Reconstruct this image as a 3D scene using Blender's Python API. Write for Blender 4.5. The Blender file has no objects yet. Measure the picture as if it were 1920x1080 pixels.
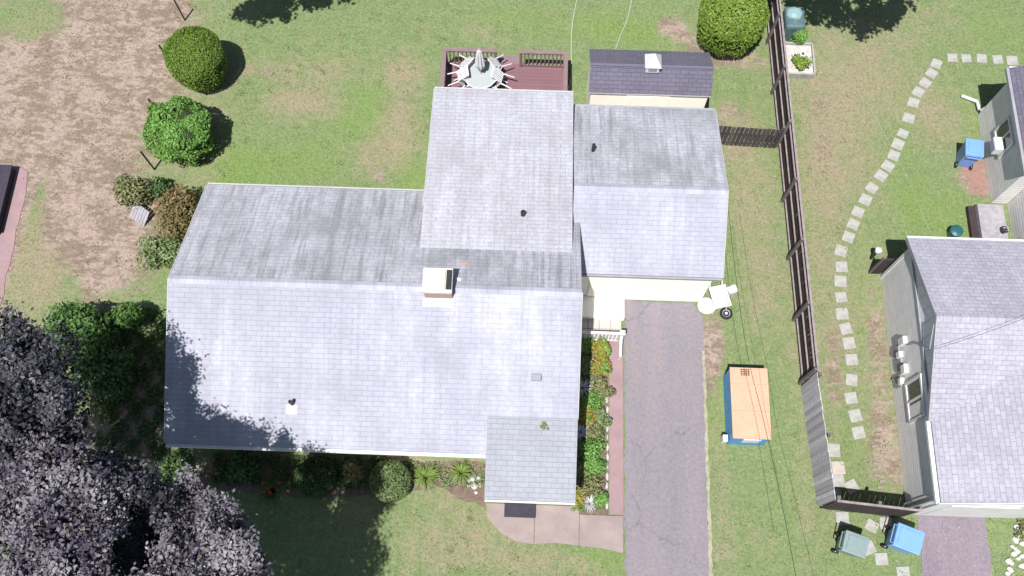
import bpy, bmesh, math, random
import numpy as np
from mathutils import Vector, Matrix, Euler
random.seed(7); rng = np.random.default_rng(7)
S = bpy.context.scene
C = S.collection

# ------------------------------------------------------------------ camera, sky, sun, exposure
CAM_H, FOC, TILT, YAW = 30.0, 1750.0, 0.352, 0.036
cd = bpy.data.cameras.new('camera'); cam = bpy.data.objects.new('camera', cd); C.objects.link(cam)
cam.location = (0, 0, CAM_H); cam.rotation_euler = (TILT, 0, YAW)
cd.sensor_width = 36; cd.lens = 36 * FOC / 1920; cd.clip_end = 500; cd.clip_start = .5
S.camera = cam
SUN = Vector((0.17, 0.39, -1)).normalized()
w = bpy.data.worlds.new('World'); S.world = w; w.use_nodes = True
nt = w.node_tree; bg = nt.nodes['Background']
sky = nt.nodes.new('ShaderNodeTexSky'); sky.sky_type = 'NISHITA'; sky.sun_disc = False
sky.sun_elevation = math.radians(68.2); sky.sun_rotation = math.radians(202)
nt.links.new(sky.outputs[0], bg.inputs[0]); bg.inputs[1].default_value = 0.065
sl = bpy.data.lights.new('sun', 'SUN'); sl.energy = 4.8; sl.angle = math.radians(.5); sl.color = (1, .975, .95)
so = bpy.data.objects.new('sun', sl); C.objects.link(so); so.rotation_euler = SUN.to_track_quat('-Z', 'Y').to_euler()
so.location = (0, -10, 40)
S.view_settings.view_transform = 'Standard'; S.view_settings.look = 'None'
S.view_settings.exposure = 0.72; S.view_settings.gamma = 1; S.view_settings.use_curve_mapping = False

CR = Euler((TILT, 0, YAW)).to_matrix()
def P(u, v, z=0.0):
    "the world point at height z that the photograph shows at pixel (u, v)"
    d = CR @ Vector((u - 960, -(v - 540), -FOC)); s = (z - CAM_H) / d.z
    return Vector((d.x * s, d.y * s, z))

# ------------------------------------------------------------------ materials
def nodes(name):
    m = bpy.data.materials.new(name); m.use_nodes = True
    return m, m.node_tree.nodes, m.node_tree.links, m.node_tree.nodes['Principled BSDF']
def N(n, t, **k):
    x = n.new(t)
    for a, b in k.items(): setattr(x, a, b)
    return x
def mixc(n, l, f, a, b, mode='MIX'):
    x = N(n, 'ShaderNodeMix', data_type='RGBA', blend_type=mode)
    for i, s in ((0, f), (6, a), (7, b)):
        if hasattr(s, 'is_output'): l.new(s, x.inputs[i])
        elif i == 0: x.inputs[0].default_value = s
        else: x.inputs[i].default_value = (*s[:3], 1)
    return x.outputs[2]
def ramp(n, l, f, a, b, lo=0., hi=1.):
    r = N(n, 'ShaderNodeMapRange'); l.new(f, r.inputs[0])
    r.inputs[1].default_value = a; r.inputs[2].default_value = b; r.inputs[3].default_value = lo; r.inputs[4].default_value = hi
    return r.outputs[0]
def noise(n, l, scale, detail=4, vec=None, rough=.6):
    x = N(n, 'ShaderNodeTexNoise'); x.inputs['Scale'].default_value = scale; x.inputs['Detail'].default_value = detail
    x.inputs['Roughness'].default_value = rough
    if vec is not None: l.new(vec, x.inputs['Vector'])
    return x.outputs[0]
def bump(n, l, h, dist, b, strength=1.):
    x = N(n, 'ShaderNodeBump'); x.inputs['Distance'].default_value = dist; x.inputs['Strength'].default_value = strength
    l.new(h, x.inputs['Height']); l.new(x.outputs[0], b.inputs['Normal'])
def pm(name, c1, c2=None, scale=3., rough=.7, bd=0.0, fine=40., metal=0., spec=.3, grime=.35):
    m, n, l, b = nodes(name)
    c2 = c2 or tuple(x * .8 for x in c1)
    tc = N(n, 'ShaderNodeTexCoord').outputs['Object']
    a = noise(n, l, scale, 5, tc); f = noise(n, l, fine, 3, tc)
    c = mixc(n, l, ramp(n, l, a, .35, .65), c1, c2)
    c = mixc(n, l, ramp(n, l, f, .3, .7, 0, grime), c, tuple(x * .6 for x in c2))
    l.new(c, b.inputs['Base Color']); b.inputs['Roughness'].default_value = rough; b.inputs['Metallic'].default_value = metal
    b.inputs['Specular IOR Level'].default_value = spec
    if bd: bump(n, l, f, bd, b)
    return m
def shingle(name, c1, c2, mort, row=.16, wid=.34, stain=(.3, .3, .32), st=.5, streak=.6, band=.5, speck=.4):
    m, n, l, b = nodes(name)
    uv0 = N(n, 'ShaderNodeUVMap').outputs[0]
    wv = N(n, 'ShaderNodeTexNoise'); wv.inputs['Scale'].default_value = 1.7; wv.inputs['Detail'].default_value = 3; l.new(uv0, wv.inputs['Vector'])
    vs = N(n, 'ShaderNodeVectorMath', operation='MULTIPLY_ADD'); l.new(wv.outputs['Color'], vs.inputs[0]); vs.inputs[1].default_value = (.05, .035, 0); l.new(uv0, vs.inputs[2])
    uv = vs.outputs[0]
    br = N(n, 'ShaderNodeTexBrick', offset=.5)
    l.new(uv, br.inputs['Vector'])
    br.inputs['Scale'].default_value = 1; br.inputs['Brick Width'].default_value = wid; br.inputs['Row Height'].default_value = row
    br.inputs['Mortar Size'].default_value = .009; br.inputs['Mortar Smooth'].default_value = .5; br.inputs['Bias'].default_value = -.1
    br.inputs['Color1'].default_value = (*c1, 1); br.inputs['Color2'].default_value = (*c2, 1); br.inputs['Mortar'].default_value = (*mort, 1)
    big = noise(n, l, .38, 6, uv, .68); med = noise(n, l, 3.2, 5, uv, .7); fin = noise(n, l, 38, 4, uv, .75); tab = noise(n, l, 11, 3, uv, .8)
    def st_(sx, sy, sc, dt=5):
        mp = N(n, 'ShaderNodeMapping'); mp.inputs['Scale'].default_value = (sx, sy, 1); l.new(uv, mp.inputs[0]); return noise(n, l, sc, dt, mp.outputs[0], .65)
    stv = st_(2.6, .22, 1.6); bnd = st_(.55, .10, 1.0, 3); run = st_(9, .5, 1.2, 4)
    c = mixc(n, l, ramp(n, l, bnd, .40, .60, 0, band), br.outputs[0], tuple(min(1, x * 1.28) for x in c1))
    c = mixc(n, l, ramp(n, l, big, .45, .66, 0, st), c, stain)
    c = mixc(n, l, ramp(n, l, stv, .47, .68, 0, streak), c, stain)
    c = mixc(n, l, ramp(n, l, run, .52, .72, 0, streak * .6), c, tuple(x * .85 for x in stain))
    c = mixc(n, l, ramp(n, l, med, .42, .68, 0, .3), c, tuple(x * .85 for x in stain))
    c = mixc(n, l, ramp(n, l, tab, .54, .72, 0, speck), c, tuple(x * .75 for x in stain))
    c = mixc(n, l, ramp(n, l, fin, .5, .75, 0, .45), c, tuple(x * .6 for x in c1))
    l.new(c, b.inputs['Base Color']); b.inputs['Roughness'].default_value = .9; b.inputs['Specular IOR Level'].default_value = .15
    ad = N(n, 'ShaderNodeMath', operation='MULTIPLY_ADD'); l.new(br.outputs[1], ad.inputs[0]); ad.inputs[1].default_value = -.7; l.new(fin, ad.inputs[2])
    bump(n, l, ad.outputs[0], .010, b, .8)
    return m
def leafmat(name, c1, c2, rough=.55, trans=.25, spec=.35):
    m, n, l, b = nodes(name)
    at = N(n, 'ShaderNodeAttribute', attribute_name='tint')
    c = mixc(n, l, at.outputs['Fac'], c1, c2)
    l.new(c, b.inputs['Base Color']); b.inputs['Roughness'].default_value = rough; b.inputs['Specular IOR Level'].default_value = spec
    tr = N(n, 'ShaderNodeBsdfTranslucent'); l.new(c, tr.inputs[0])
    mx = N(n, 'ShaderNodeMixShader'); mx.inputs[0].default_value = trans
    l.new(b.outputs[0], mx.inputs[1]); l.new(tr.outputs[0], mx.inputs[2])
    l.new(mx.outputs[0], n['Material Output'].inputs[0])
    return m
def stripes(name, c1, c2, pitch, axis, gap=.12, bd=.01, rough=.8, var=3.):
    "boards or siding laid along one object axis: narrow dark joints every `pitch` metres"
    m, n, l, b = nodes(name)
    tc = N(n, 'ShaderNodeTexCoord').outputs['Object']
    sp = N(n, 'ShaderNodeSeparateXYZ'); l.new(tc, sp.inputs[0])
    d = N(n, 'ShaderNodeMath', operation='DIVIDE'); l.new(sp.outputs[axis], d.inputs[0]); d.inputs[1].default_value = pitch
    fr = N(n, 'ShaderNodeMath', operation='FRACT'); l.new(d.outputs[0], fr.inputs[0])
    fl = N(n, 'ShaderNodeMath', operation='FLOOR'); l.new(d.outputs[0], fl.inputs[0])
    wn = N(n, 'ShaderNodeTexWhiteNoise', noise_dimensions='1D'); l.new(fl.outputs[0], wn.inputs['W'])
    jt = ramp(n, l, fr.outputs[0], 0, gap)
    a = noise(n, l, var, 5, tc); f = noise(n, l, 50, 3, tc)
    c = mixc(n, l, wn.outputs[0], c1, c2); c = mixc(n, l, ramp(n, l, a, .35, .7, 0, .4), c, tuple(x * .7 for x in c2))
    c = mixc(n, l, ramp(n, l, f, .4, .7, 0, .25), c, tuple(x * .6 for x in c2))
    c = mixc(n, l, jt, tuple(x * .35 for x in c2), c)
    l.new(c, b.inputs['Base Color']); b.inputs['Roughness'].default_value = rough; b.inputs['Specular IOR Level'].default_value = .2
    bump(n, l, jt, bd, b)
    return m

M = {}
M['roof'] = shingle('grey_shingles', (.335, .333, .392), (.316, .316, .372), (.255, .256, .308), .15, .33, stain=(.250, .256, .292), st=.75, streak=.45, band=.85, speck=.25)
M['roof_n'] = shingle('weathered_grey_shingles', (.39, .385, .425), (.35, .348, .385), (.265, .265, .295), .15, .33, stain=(0.186, 0.192, 0.201), st=.8, streak=.9, band=.3, speck=.45)
M['roof_a'] = shingle('pale_worn_shingles', (.395, .395, .445), (.35, .35, .395), (.29, .287, .31), .14, .33, stain=(0.266, 0.254, 0.260), st=.65, streak=.6, band=.5, speck=.85)
M['roof_nb'] = shingle('light_grey_laminate_shingles', (0.350, 0.339, 0.390), (0.277, 0.271, 0.311), (0.198, 0.192, 0.226), .15, .26, stain=(0.243, 0.237, 0.266), st=.45, streak=.3, band=.3, speck=.8)
M['roof_p'] = shingle('greyer_porch_shingles', (.292, .30, .335), (.272, .28, .315), (.21, .216, .248), .15, .33, stain=(.225, .23, .25), st=.6, streak=.25, band=.2, speck=.25)
M['roof_dk'] = shingle('dark_slate_shingles', (.13, .12, .16), (.10, .093, .125), (.055, .05, .07), .14, .3, stain=(.09, .085, .105), st=.4, streak=.3, band=.2, speck=.3)
M['boards_silver'] = stripes('silvered_boards', (.62, .58, .61), (.36, .33, .36), .15, 0, .10, .006, .9, 5)  # boards weathered to a silver grey
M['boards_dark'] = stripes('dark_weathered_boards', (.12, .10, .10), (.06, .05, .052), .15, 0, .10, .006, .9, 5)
M['cream'] = pm('cream_siding', (.92, .88, .78), (.88, .84, .74), 1.2, .7, .001, grime=.06)
M['creamlap'] = stripes('cream_clapboard', (.92, .88, .78), (.89, .85, .75), .115, 2, .07, .006)
M['nbwall'] = stripes('pale_grey_clapboard', (.78, .76, .745), (.74, .72, .705), .15, 2, .10, .012)
M['nbgable'] = stripes('pale_grey_vertical_siding', (.82, .79, .79), (.78, .75, .75), .42, 1, .06, .012)
M['white'] = pm('white_paint', (.66, .65, .63), (.58, .57, .55), 2., .5, grime=.2)
M['plastic'] = pm('white_plastic', (.60, .595, .60), (.54, .535, .54), 2., .4, spec=.4, grime=.2)
M['tile'] = pm('beige_tile', (.46, .41, .37), (.40, .36, .33), 3., .7)
M['mulch'] = pm('red_mulch', (.30, .175, .15), (.22, .135, .11), 6., .95, .02, 18)
M['rockw'] = pm('white_rock', (.60, .585, .56), (.42, .40, .38), 9., .9, .02)
M['edging'] = pm('pale_concrete_edging', (.36, .33, .27), (.22, .22, .13), 5., .9, .004)
M['oldbrick'] = pm('sunken_brick', (.27, .215, .18), (.20, .17, .13), 6., .95, .01)
M['edge'] = pm('pale_roof_edge', (.42, .42, .42), (.36, .36, .36), 2., .6)
M['trim'] = pm('grey_trim', (.30, .30, .32), (.24, .24, .27), 2., .6)
M['dark'] = pm('dark_metal', (.03, .03, .035), (.02, .02, .022), 3, .5)
M['blackp'] = pm('black_plastic', (.02, .02, .022), (.012, .012, .013), 3, .45, spec=.5)
M['glass'] = pm('window_glass', (.03, .035, .05), (.02, .022, .03), 1, .08, spec=.8)
M['asphalt'] = None
M['brick'] = pm('pale_brick', (.42, .30, .26), (.36, .26, .23), 14, .9, .01)
M['deckpaint'] = stripes('red_brown_deck_paint', (.20, .10, .115), (.165, .095, .105), .14, 1, .06, .004, .6, 1.2)
M['deckrail'] = pm('faded_brown_rail', (.22, .15, .16), (.18, .12, .13), 4, .7, .003)
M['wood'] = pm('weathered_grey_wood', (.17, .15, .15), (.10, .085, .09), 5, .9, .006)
M['woodsilver'] = pm('silvered_wood', (.34, .32, .34), (.24, .225, .24), 5, .9, .006)  # lighter, silver-grey wood
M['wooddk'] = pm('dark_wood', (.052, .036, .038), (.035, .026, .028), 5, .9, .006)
M['railwood'] = pm('grey_rail_wood', (.30, .25, .25), (.20, .165, .165), 5, .9, .005)
M['ply'] = pm('plywood', (.57, .335, .225), (.52, .30, .20), 2.2, .8, .002, 14)
M['bluep'] = pm('blue_paint', (.09, .30, .58), (.07, .25, .50), 2, .5)
M['bluebin'] = pm('blue_bin_plastic', (.17, .32, .66), (.14, .28, .60), 2, .4, spec=.5)
M['greenbin'] = pm('grey_green_bin_plastic', (.19, .25, .245), (.16, .215, .21), 2, .45, spec=.5)
M['teal'] = pm('teal_plastic', (.02, .11, .115), (.015, .08, .09), 2, .4, spec=.5)
M['stone'] = pm('concrete_paver', (.37, .362, .34), (.27, .262, .24), 4, .9, .006)
M['stone2'] = pm('pinkish_paver', (.44, .37, .33), (.36, .31, .28), 5, .9, .006)
M['concrete'] = pm('pinkish_concrete', (.30, .24, .225), (.235, .19, .18), 1.6, .9, .004)
M['pinkpath'] = pm('pink_concrete', (.30, .20, .205), (.24, .165, .17), 1.6, .9, .004)
M['mat'] = pm('dark_rubber', (.05, .04, .06), (.035, .03, .045), 6, .9, .006)
M['rock'] = pm('pale_stone', (.55, .52, .49), (.38, .35, .33), 6, .9, .02)
M['soil'] = pm('bare_soil', (.20, .145, .115), (.13, .095, .075), 5, .95, .03)
M['bark'] = pm('bark', (.11, .085, .07), (.06, .045, .04), 8, .95, .03)
M['tire'] = pm('tyre_rubber', (.025, .025, .027), (.018, .018, .02), 8, .8)
M['hose'] = pm('pale_hose', (.36, .39, .30), (.32, .35, .27), 2, .5)
M['cable'] = pm('cable_black', (.02, .022, .02), (.016, .018, .016), 2, .6)
M['tarp'] = pm('grey_green_tarp', (.10, .16, .17), (.06, .10, .10), 3, .6, .02, 8)
M['moss'] = pm('moss', (.16, .19, .09), (.10, .12, .06), 9, .95, .01)
M['rust'] = pm('rust_red_stain', (.42, .2, .17), (.36, .2, .18), 20, .9)
M['flash'] = pm('cream_flashing', (.56, .53, .45), (.52, .49, .42), 3, .6)
M['aqua'] = pm('pale_aqua_plastic', (.22, .35, .34), (.19, .3, .3), 2, .4, spec=.5)
M['L_box'] = leafmat('yew_leaves', (.10, .18, .025), (.175, .255, .04))
M['L_yel'] = leafmat('bright_hedge_leaves', (.145, .235, .03), (.225, .31, .055))
M['L_brt'] = leafmat('bright_leaves', (.085, .20, .035), (.20, .36, .085))
M['L_mid'] = leafmat('mid_green_leaves', (.03, .085, .015), (.11, .20, .05))
M['L_olv'] = leafmat('olive_leaves', (.10, .12, .04), (.28, .27, .13))
M['L_red'] = leafmat('bronze_leaves', (.10, .095, .03), (.24, .17, .08))
M['L_dk'] = leafmat('deep_green_leaves', (.03, .065, .02), (.10, .17, .05))
M['L_pur'] = leafmat('highlighted_purple_leaves', (.05, .04, .06), (.29, .27, .285), .5, .15, .3)  # pale end of the tint stands in for sunlit highlights
M['L_pdk'] = leafmat('dark_shaded_purple_leaves', (.018, .018, .024), (.09, .088, .104), .5, .12, .3)  # darker copy of the purple leaves, standing in for less lit foliage
M['L_yfl'] = leafmat('yellow_flowers', (.24, .18, .03), (.42, .29, .05))
M['L_wht'] = leafmat('white_leaves', (.38, .40, .40), (.62, .62, .62))
M['L_spk'] = leafmat('lime_blades', (.10, .17, .035), (.22, .28, .07))
M['L_sage'] = leafmat('pale_sage_leaves', (.11, .165, .06), (.22, .28, .12))
M['G_grn'] = leafmat('grass_blades', (.105, .155, .055), (.24, .315, .125), .7, .2, .15)
M['G_dry'] = leafmat('straw_blades', (.20, .165, .11), (.44, .37, .26), .8, .1, .1)
M['F_red'] = leafmat('red_petals', (.5, .03, .02), (.7, .08, .05))
M['F_org'] = leafmat('orange_petals', (.5, .25, .03), (.6, .33, .05))
M['core'] = pm('twiggy_core', (.03, .04, .012), (.02, .028, .008), 6, .95)

# ------------------------------------------------------------------ mesh helpers
class MB:
    def __init__(s): s.v = []; s.f = []; s.uv = []; s.mi = []
    def face(s, pts, uv=None, mi=0):
        k = len(s.v); s.v += [tuple(p) for p in pts]; s.f.append(tuple(range(k, k + len(pts))))
        s.uv.append(uv or [(0, 0)] * len(pts)); s.mi.append(mi)
    def box(s, c, d, rz=0, R=None, mi=0, bev=0):
        R = R or Matrix.Rotation(rz, 3, 'Z'); c = Vector(c); h = [x / 2 for x in d]
        b = min(bev, min(h) * .8)
        if b <= 0:
            p = [c + R @ Vector((x * h[0], y * h[1], z * h[2])) for x in (-1, 1) for y in (-1, 1) for z in (-1, 1)]
            for q in ((0, 1, 3, 2), (4, 6, 7, 5), (0, 4, 5, 1), (2, 3, 7, 6), (0, 2, 6, 4), (1, 5, 7, 3)): s.face([p[i] for i in q], mi=mi)
        else:
            bm = bmesh.new(); bmesh.ops.create_cube(bm, size=1)
            bmesh.ops.scale(bm, vec=d, verts=bm.verts)
            bmesh.ops.bevel(bm, geom=bm.edges[:], offset=b, segments=2, affect='EDGES', profile=.6)
            for f in bm.faces: s.face([c + R @ v.co for v in f.verts], mi=mi)
            bm.free()
        return s
    def prism(s, poly, z0, z1, mi=0, mi_top=None):
        "extrude an x-y outline from z0 to z1; z1 may be a list of heights"
        n = len(poly); zt = z1 if isinstance(z1, (list, tuple)) else [z1] * n
        a = sum(poly[i][0] * poly[(i + 1) % n][1] - poly[(i + 1) % n][0] * poly[i][1] for i in range(n))
        if a < 0: poly = poly[::-1]; zt = zt[::-1]
        lo = [(p[0], p[1], z0) for p in poly]; hi = [(p[0], p[1], z) for p, z in zip(poly, zt)]
        s.face(hi, mi=mi if mi_top is None else mi_top); s.face(lo[::-1], mi=mi)
        for i in range(n):
            j = (i + 1) % n; s.face([lo[i], lo[j], hi[j], hi[i]], mi=mi)
        return s
    def prof(s, prof, a0, a1, axis, mi=0):
        "extrude a 2-D profile (t, z) along x (axis 0) or y (axis 1)"
        mk = (lambda a, t, z: (a, t, z)) if axis == 0 else (lambda a, t, z: (t, a, z))
        A = [mk(a0, *p) for p in prof]; B = [mk(a1, *p) for p in prof]; n = len(prof)
        s.face(A, mi=mi); s.face(B[::-1], mi=mi)
        for i in range(n): j = (i + 1) % n; s.face([A[i], B[i], B[j], A[j]], mi=mi)
        return s
    def tube(s, path, r, n=8, mi=0, cap=True):
        path = [Vector(p) for p in path]; r = r if isinstance(r, (list, tuple)) else [r] * len(path); rings = []
        for i, p in enumerate(path):
            d = (path[min(i + 1, len(path) - 1)] - path[max(i - 1, 0)]).normalized()
            a = d.orthogonal().normalized() if i == 0 else (a - d * a.dot(d)).normalized()
            b = d.cross(a)
            rings.append([p + (a * math.cos(t) + b * math.sin(t)) * r[i] for t in [2 * math.pi * k / n for k in range(n)]])
        for A, B in zip(rings, rings[1:]):
            for k in range(n): s.face([A[k], A[(k + 1) % n], B[(k + 1) % n], B[k]], mi=mi)
        if cap: s.face(rings[0][::-1], mi=mi); s.face(rings[-1], mi=mi)
        return s
    def lathe(s, prof, c=(0, 0, 0), n=24, R=None, mi=0):
        c = Vector(c); R = R or Matrix.Identity(3)
        rings = [[c + R @ Vector((r * math.cos(t), r * math.sin(t), z)) for t in [2 * math.pi * k / n for k in range(n)]] for r, z in prof]
        for A, B in zip(rings, rings[1:]):
            for k in range(n): s.face([A[k], A[(k + 1) % n], B[(k + 1) % n], B[k]], mi=mi)
        s.face(rings[0][::-1], mi=mi); s.face(rings[-1], mi=mi)
        return s
    def slab(s, q, th=.1, mi=0, mis=1):
        "roof slab: q = eave-left, eave-right, ridge-right, ridge-left (seen from above, counter-clockwise)"
        q = [Vector(p) for p in q]; eu = (q[1] - q[0]).normalized(); nn = (q[1] - q[0]).cross(q[3] - q[0]).normalized()
        ev = nn.cross(eu)
        uv = [((p - q[0]).dot(eu) + q[0].x * .37 + 20, (p - q[0]).dot(ev) + 20) for p in q]
        s.face(q, uv, mi); lo = [p - Vector((0, 0, th)) for p in q]; s.face(lo[::-1], mi=mis)
        for i in range(len(q)): j = (i + 1) % len(q); s.face([lo[i], lo[j], q[j], q[i]], mi=mis)
        return s
    def blob(s, c, r, jit=.15, sub=2, mi=0, seed=0):
        bm = bmesh.new(); bmesh.ops.create_icosphere(bm, subdivisions=sub, radius=1); rr = random.Random(seed)
        for v in bm.verts: v.co *= 1 + rr.uniform(-jit, jit)
        for f in bm.faces: s.face([Vector(c) + Vector((v.co.x * r[0], v.co.y * r[1], v.co.z * r[2])) for v in f.verts], mi=mi)
        bm.free(); return s
    def build(s, name, mats, parent=None, smooth=False, weld=True):
        me = bpy.data.meshes.new(name); me.from_pydata(s.v, [], s.f)
        ul = me.uv_layers.new(name='UVMap'); flat = [c for u in s.uv for p in u for c in p]
        ul.data.foreach_set('uv', flat)
        me.polygons.foreach_set('material_index', s.mi)
        if weld:
            bm = bmesh.new(); bm.from_mesh(me); bmesh.ops.remove_doubles(bm, verts=bm.verts, dist=1e-5); bm.to_mesh(me); bm.free()
        for m in (mats if isinstance(mats, list) else [mats]): me.materials.append(M[m] if isinstance(m, str) else m)
        if smooth:
            me.polygons.foreach_set('use_smooth', [True] * len(me.polygons))
        o = bpy.data.objects.new(name, me); C.objects.link(o)
        if parent: o.parent = parent
        return o
def tag(o, label=None, cat=None, group=None, kind=None):
    if label: o['label'] = label
    if cat: o['category'] = cat
    if group: o['group'] = group
    if kind: o['kind'] = kind
    return o
def thing(name, loc, label, cat, group=None, rz=0):
    o = bpy.data.objects.new(name, None); C.objects.link(o); o.location = loc; o.rotation_euler.z = rz; o.empty_display_size = .2
    return tag(o, label, cat, group)
def copy_tree(o, parent=None):
    c = o.copy(); C.objects.link(c); c.parent = parent
    for ch in list(o.children): copy_tree(ch, c)
    return c
def leaves(name, mat, pts, nrm, size, parent=None, tint=None, aspect=.55, tilt=.6, droop=0, four=True):
    "one leaf-sized face at each point, roughly facing nrm"
    pts = np.asarray(pts, float); nrm = np.asarray(nrm, float); n = len(pts)
    nn = nrm + rng.normal(0, tilt, (n, 3)); nn /= np.linalg.norm(nn, axis=1)[:, None] + 1e-9
    a = np.cross(nn, rng.normal(0, 1, (n, 3))); a /= np.linalg.norm(a, axis=1)[:, None] + 1e-9
    b = np.cross(nn, a); sz = size * rng.uniform(.6, 1.3, (n, 1)); 
    V = np.stack([pts - a * sz, pts - b * sz * aspect, pts + a * sz, pts + b * sz * aspect], 1).reshape(-1, 3)
    V = V.copy(); 
    me = bpy.data.meshes.new(name); me.vertices.add(4 * n); me.loops.add(4 * n); me.polygons.add(n)
    me.vertices.foreach_set('co', V.ravel()); me.loops.foreach_set('vertex_index', np.arange(4 * n))
    me.polygons.foreach_set('loop_start', np.arange(n) * 4); me.polygons.foreach_set('loop_total', np.full(n, 4))
    me.update()
    at = me.attributes.new('tint', 'FLOAT', 'FACE')
    t = rng.uniform(0, 1, n) ** 1.3 if tint is None else np.clip(tint, 0, 1)
    at.data.foreach_set('value', t); me.materials.append(M[mat] if isinstance(mat, str) else mat)
    o = bpy.data.objects.new(name, me); C.objects.link(o)
    if parent: o.parent = parent
    return o
def sph(n):
    d = rng.normal(0, 1, (n, 3)); return d / np.linalg.norm(d, axis=1)[:, None]
def blades(name, mat, n, r, h, parent=None, wdt=.02, lean=.9, c=(0, 0, 0)):
    "arching strap leaves growing out of one crown"
    V = []; F = []; T = []
    for i in range(n):
        a = random.uniform(0, 2 * math.pi); L = random.uniform(.5, 1) * r; hh = h * random.uniform(.6, 1); t0 = random.random()
        ca, sa = math.cos(a), math.sin(a); k = len(V)
        for j, t in enumerate((0, .35, .7, 1)):
            x = L * t ** 1.2 * lean; z = hh * (1.9 * t - 1.25 * t * t); ww = wdt * (1 - t * .85)
            V += [(c[0] + ca * x - sa * ww, c[1] + sa * x + ca * ww, c[2] + z), (c[0] + ca * x + sa * ww, c[1] + sa * x - ca * ww, c[2] + z)]
            if j: F.append((k + 2 * j - 2, k + 2 * j - 1, k + 2 * j + 1, k + 2 * j)); T.append(t0)
    me = bpy.data.meshes.new(name); me.from_pydata(V, [], F)
    me.attributes.new('tint', 'FLOAT', 'FACE').data.foreach_set('value', T); me.materials.append(M[mat])
    o = bpy.data.objects.new(name, me); C.objects.link(o)
    if parent: o.parent = parent
    return o

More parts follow.
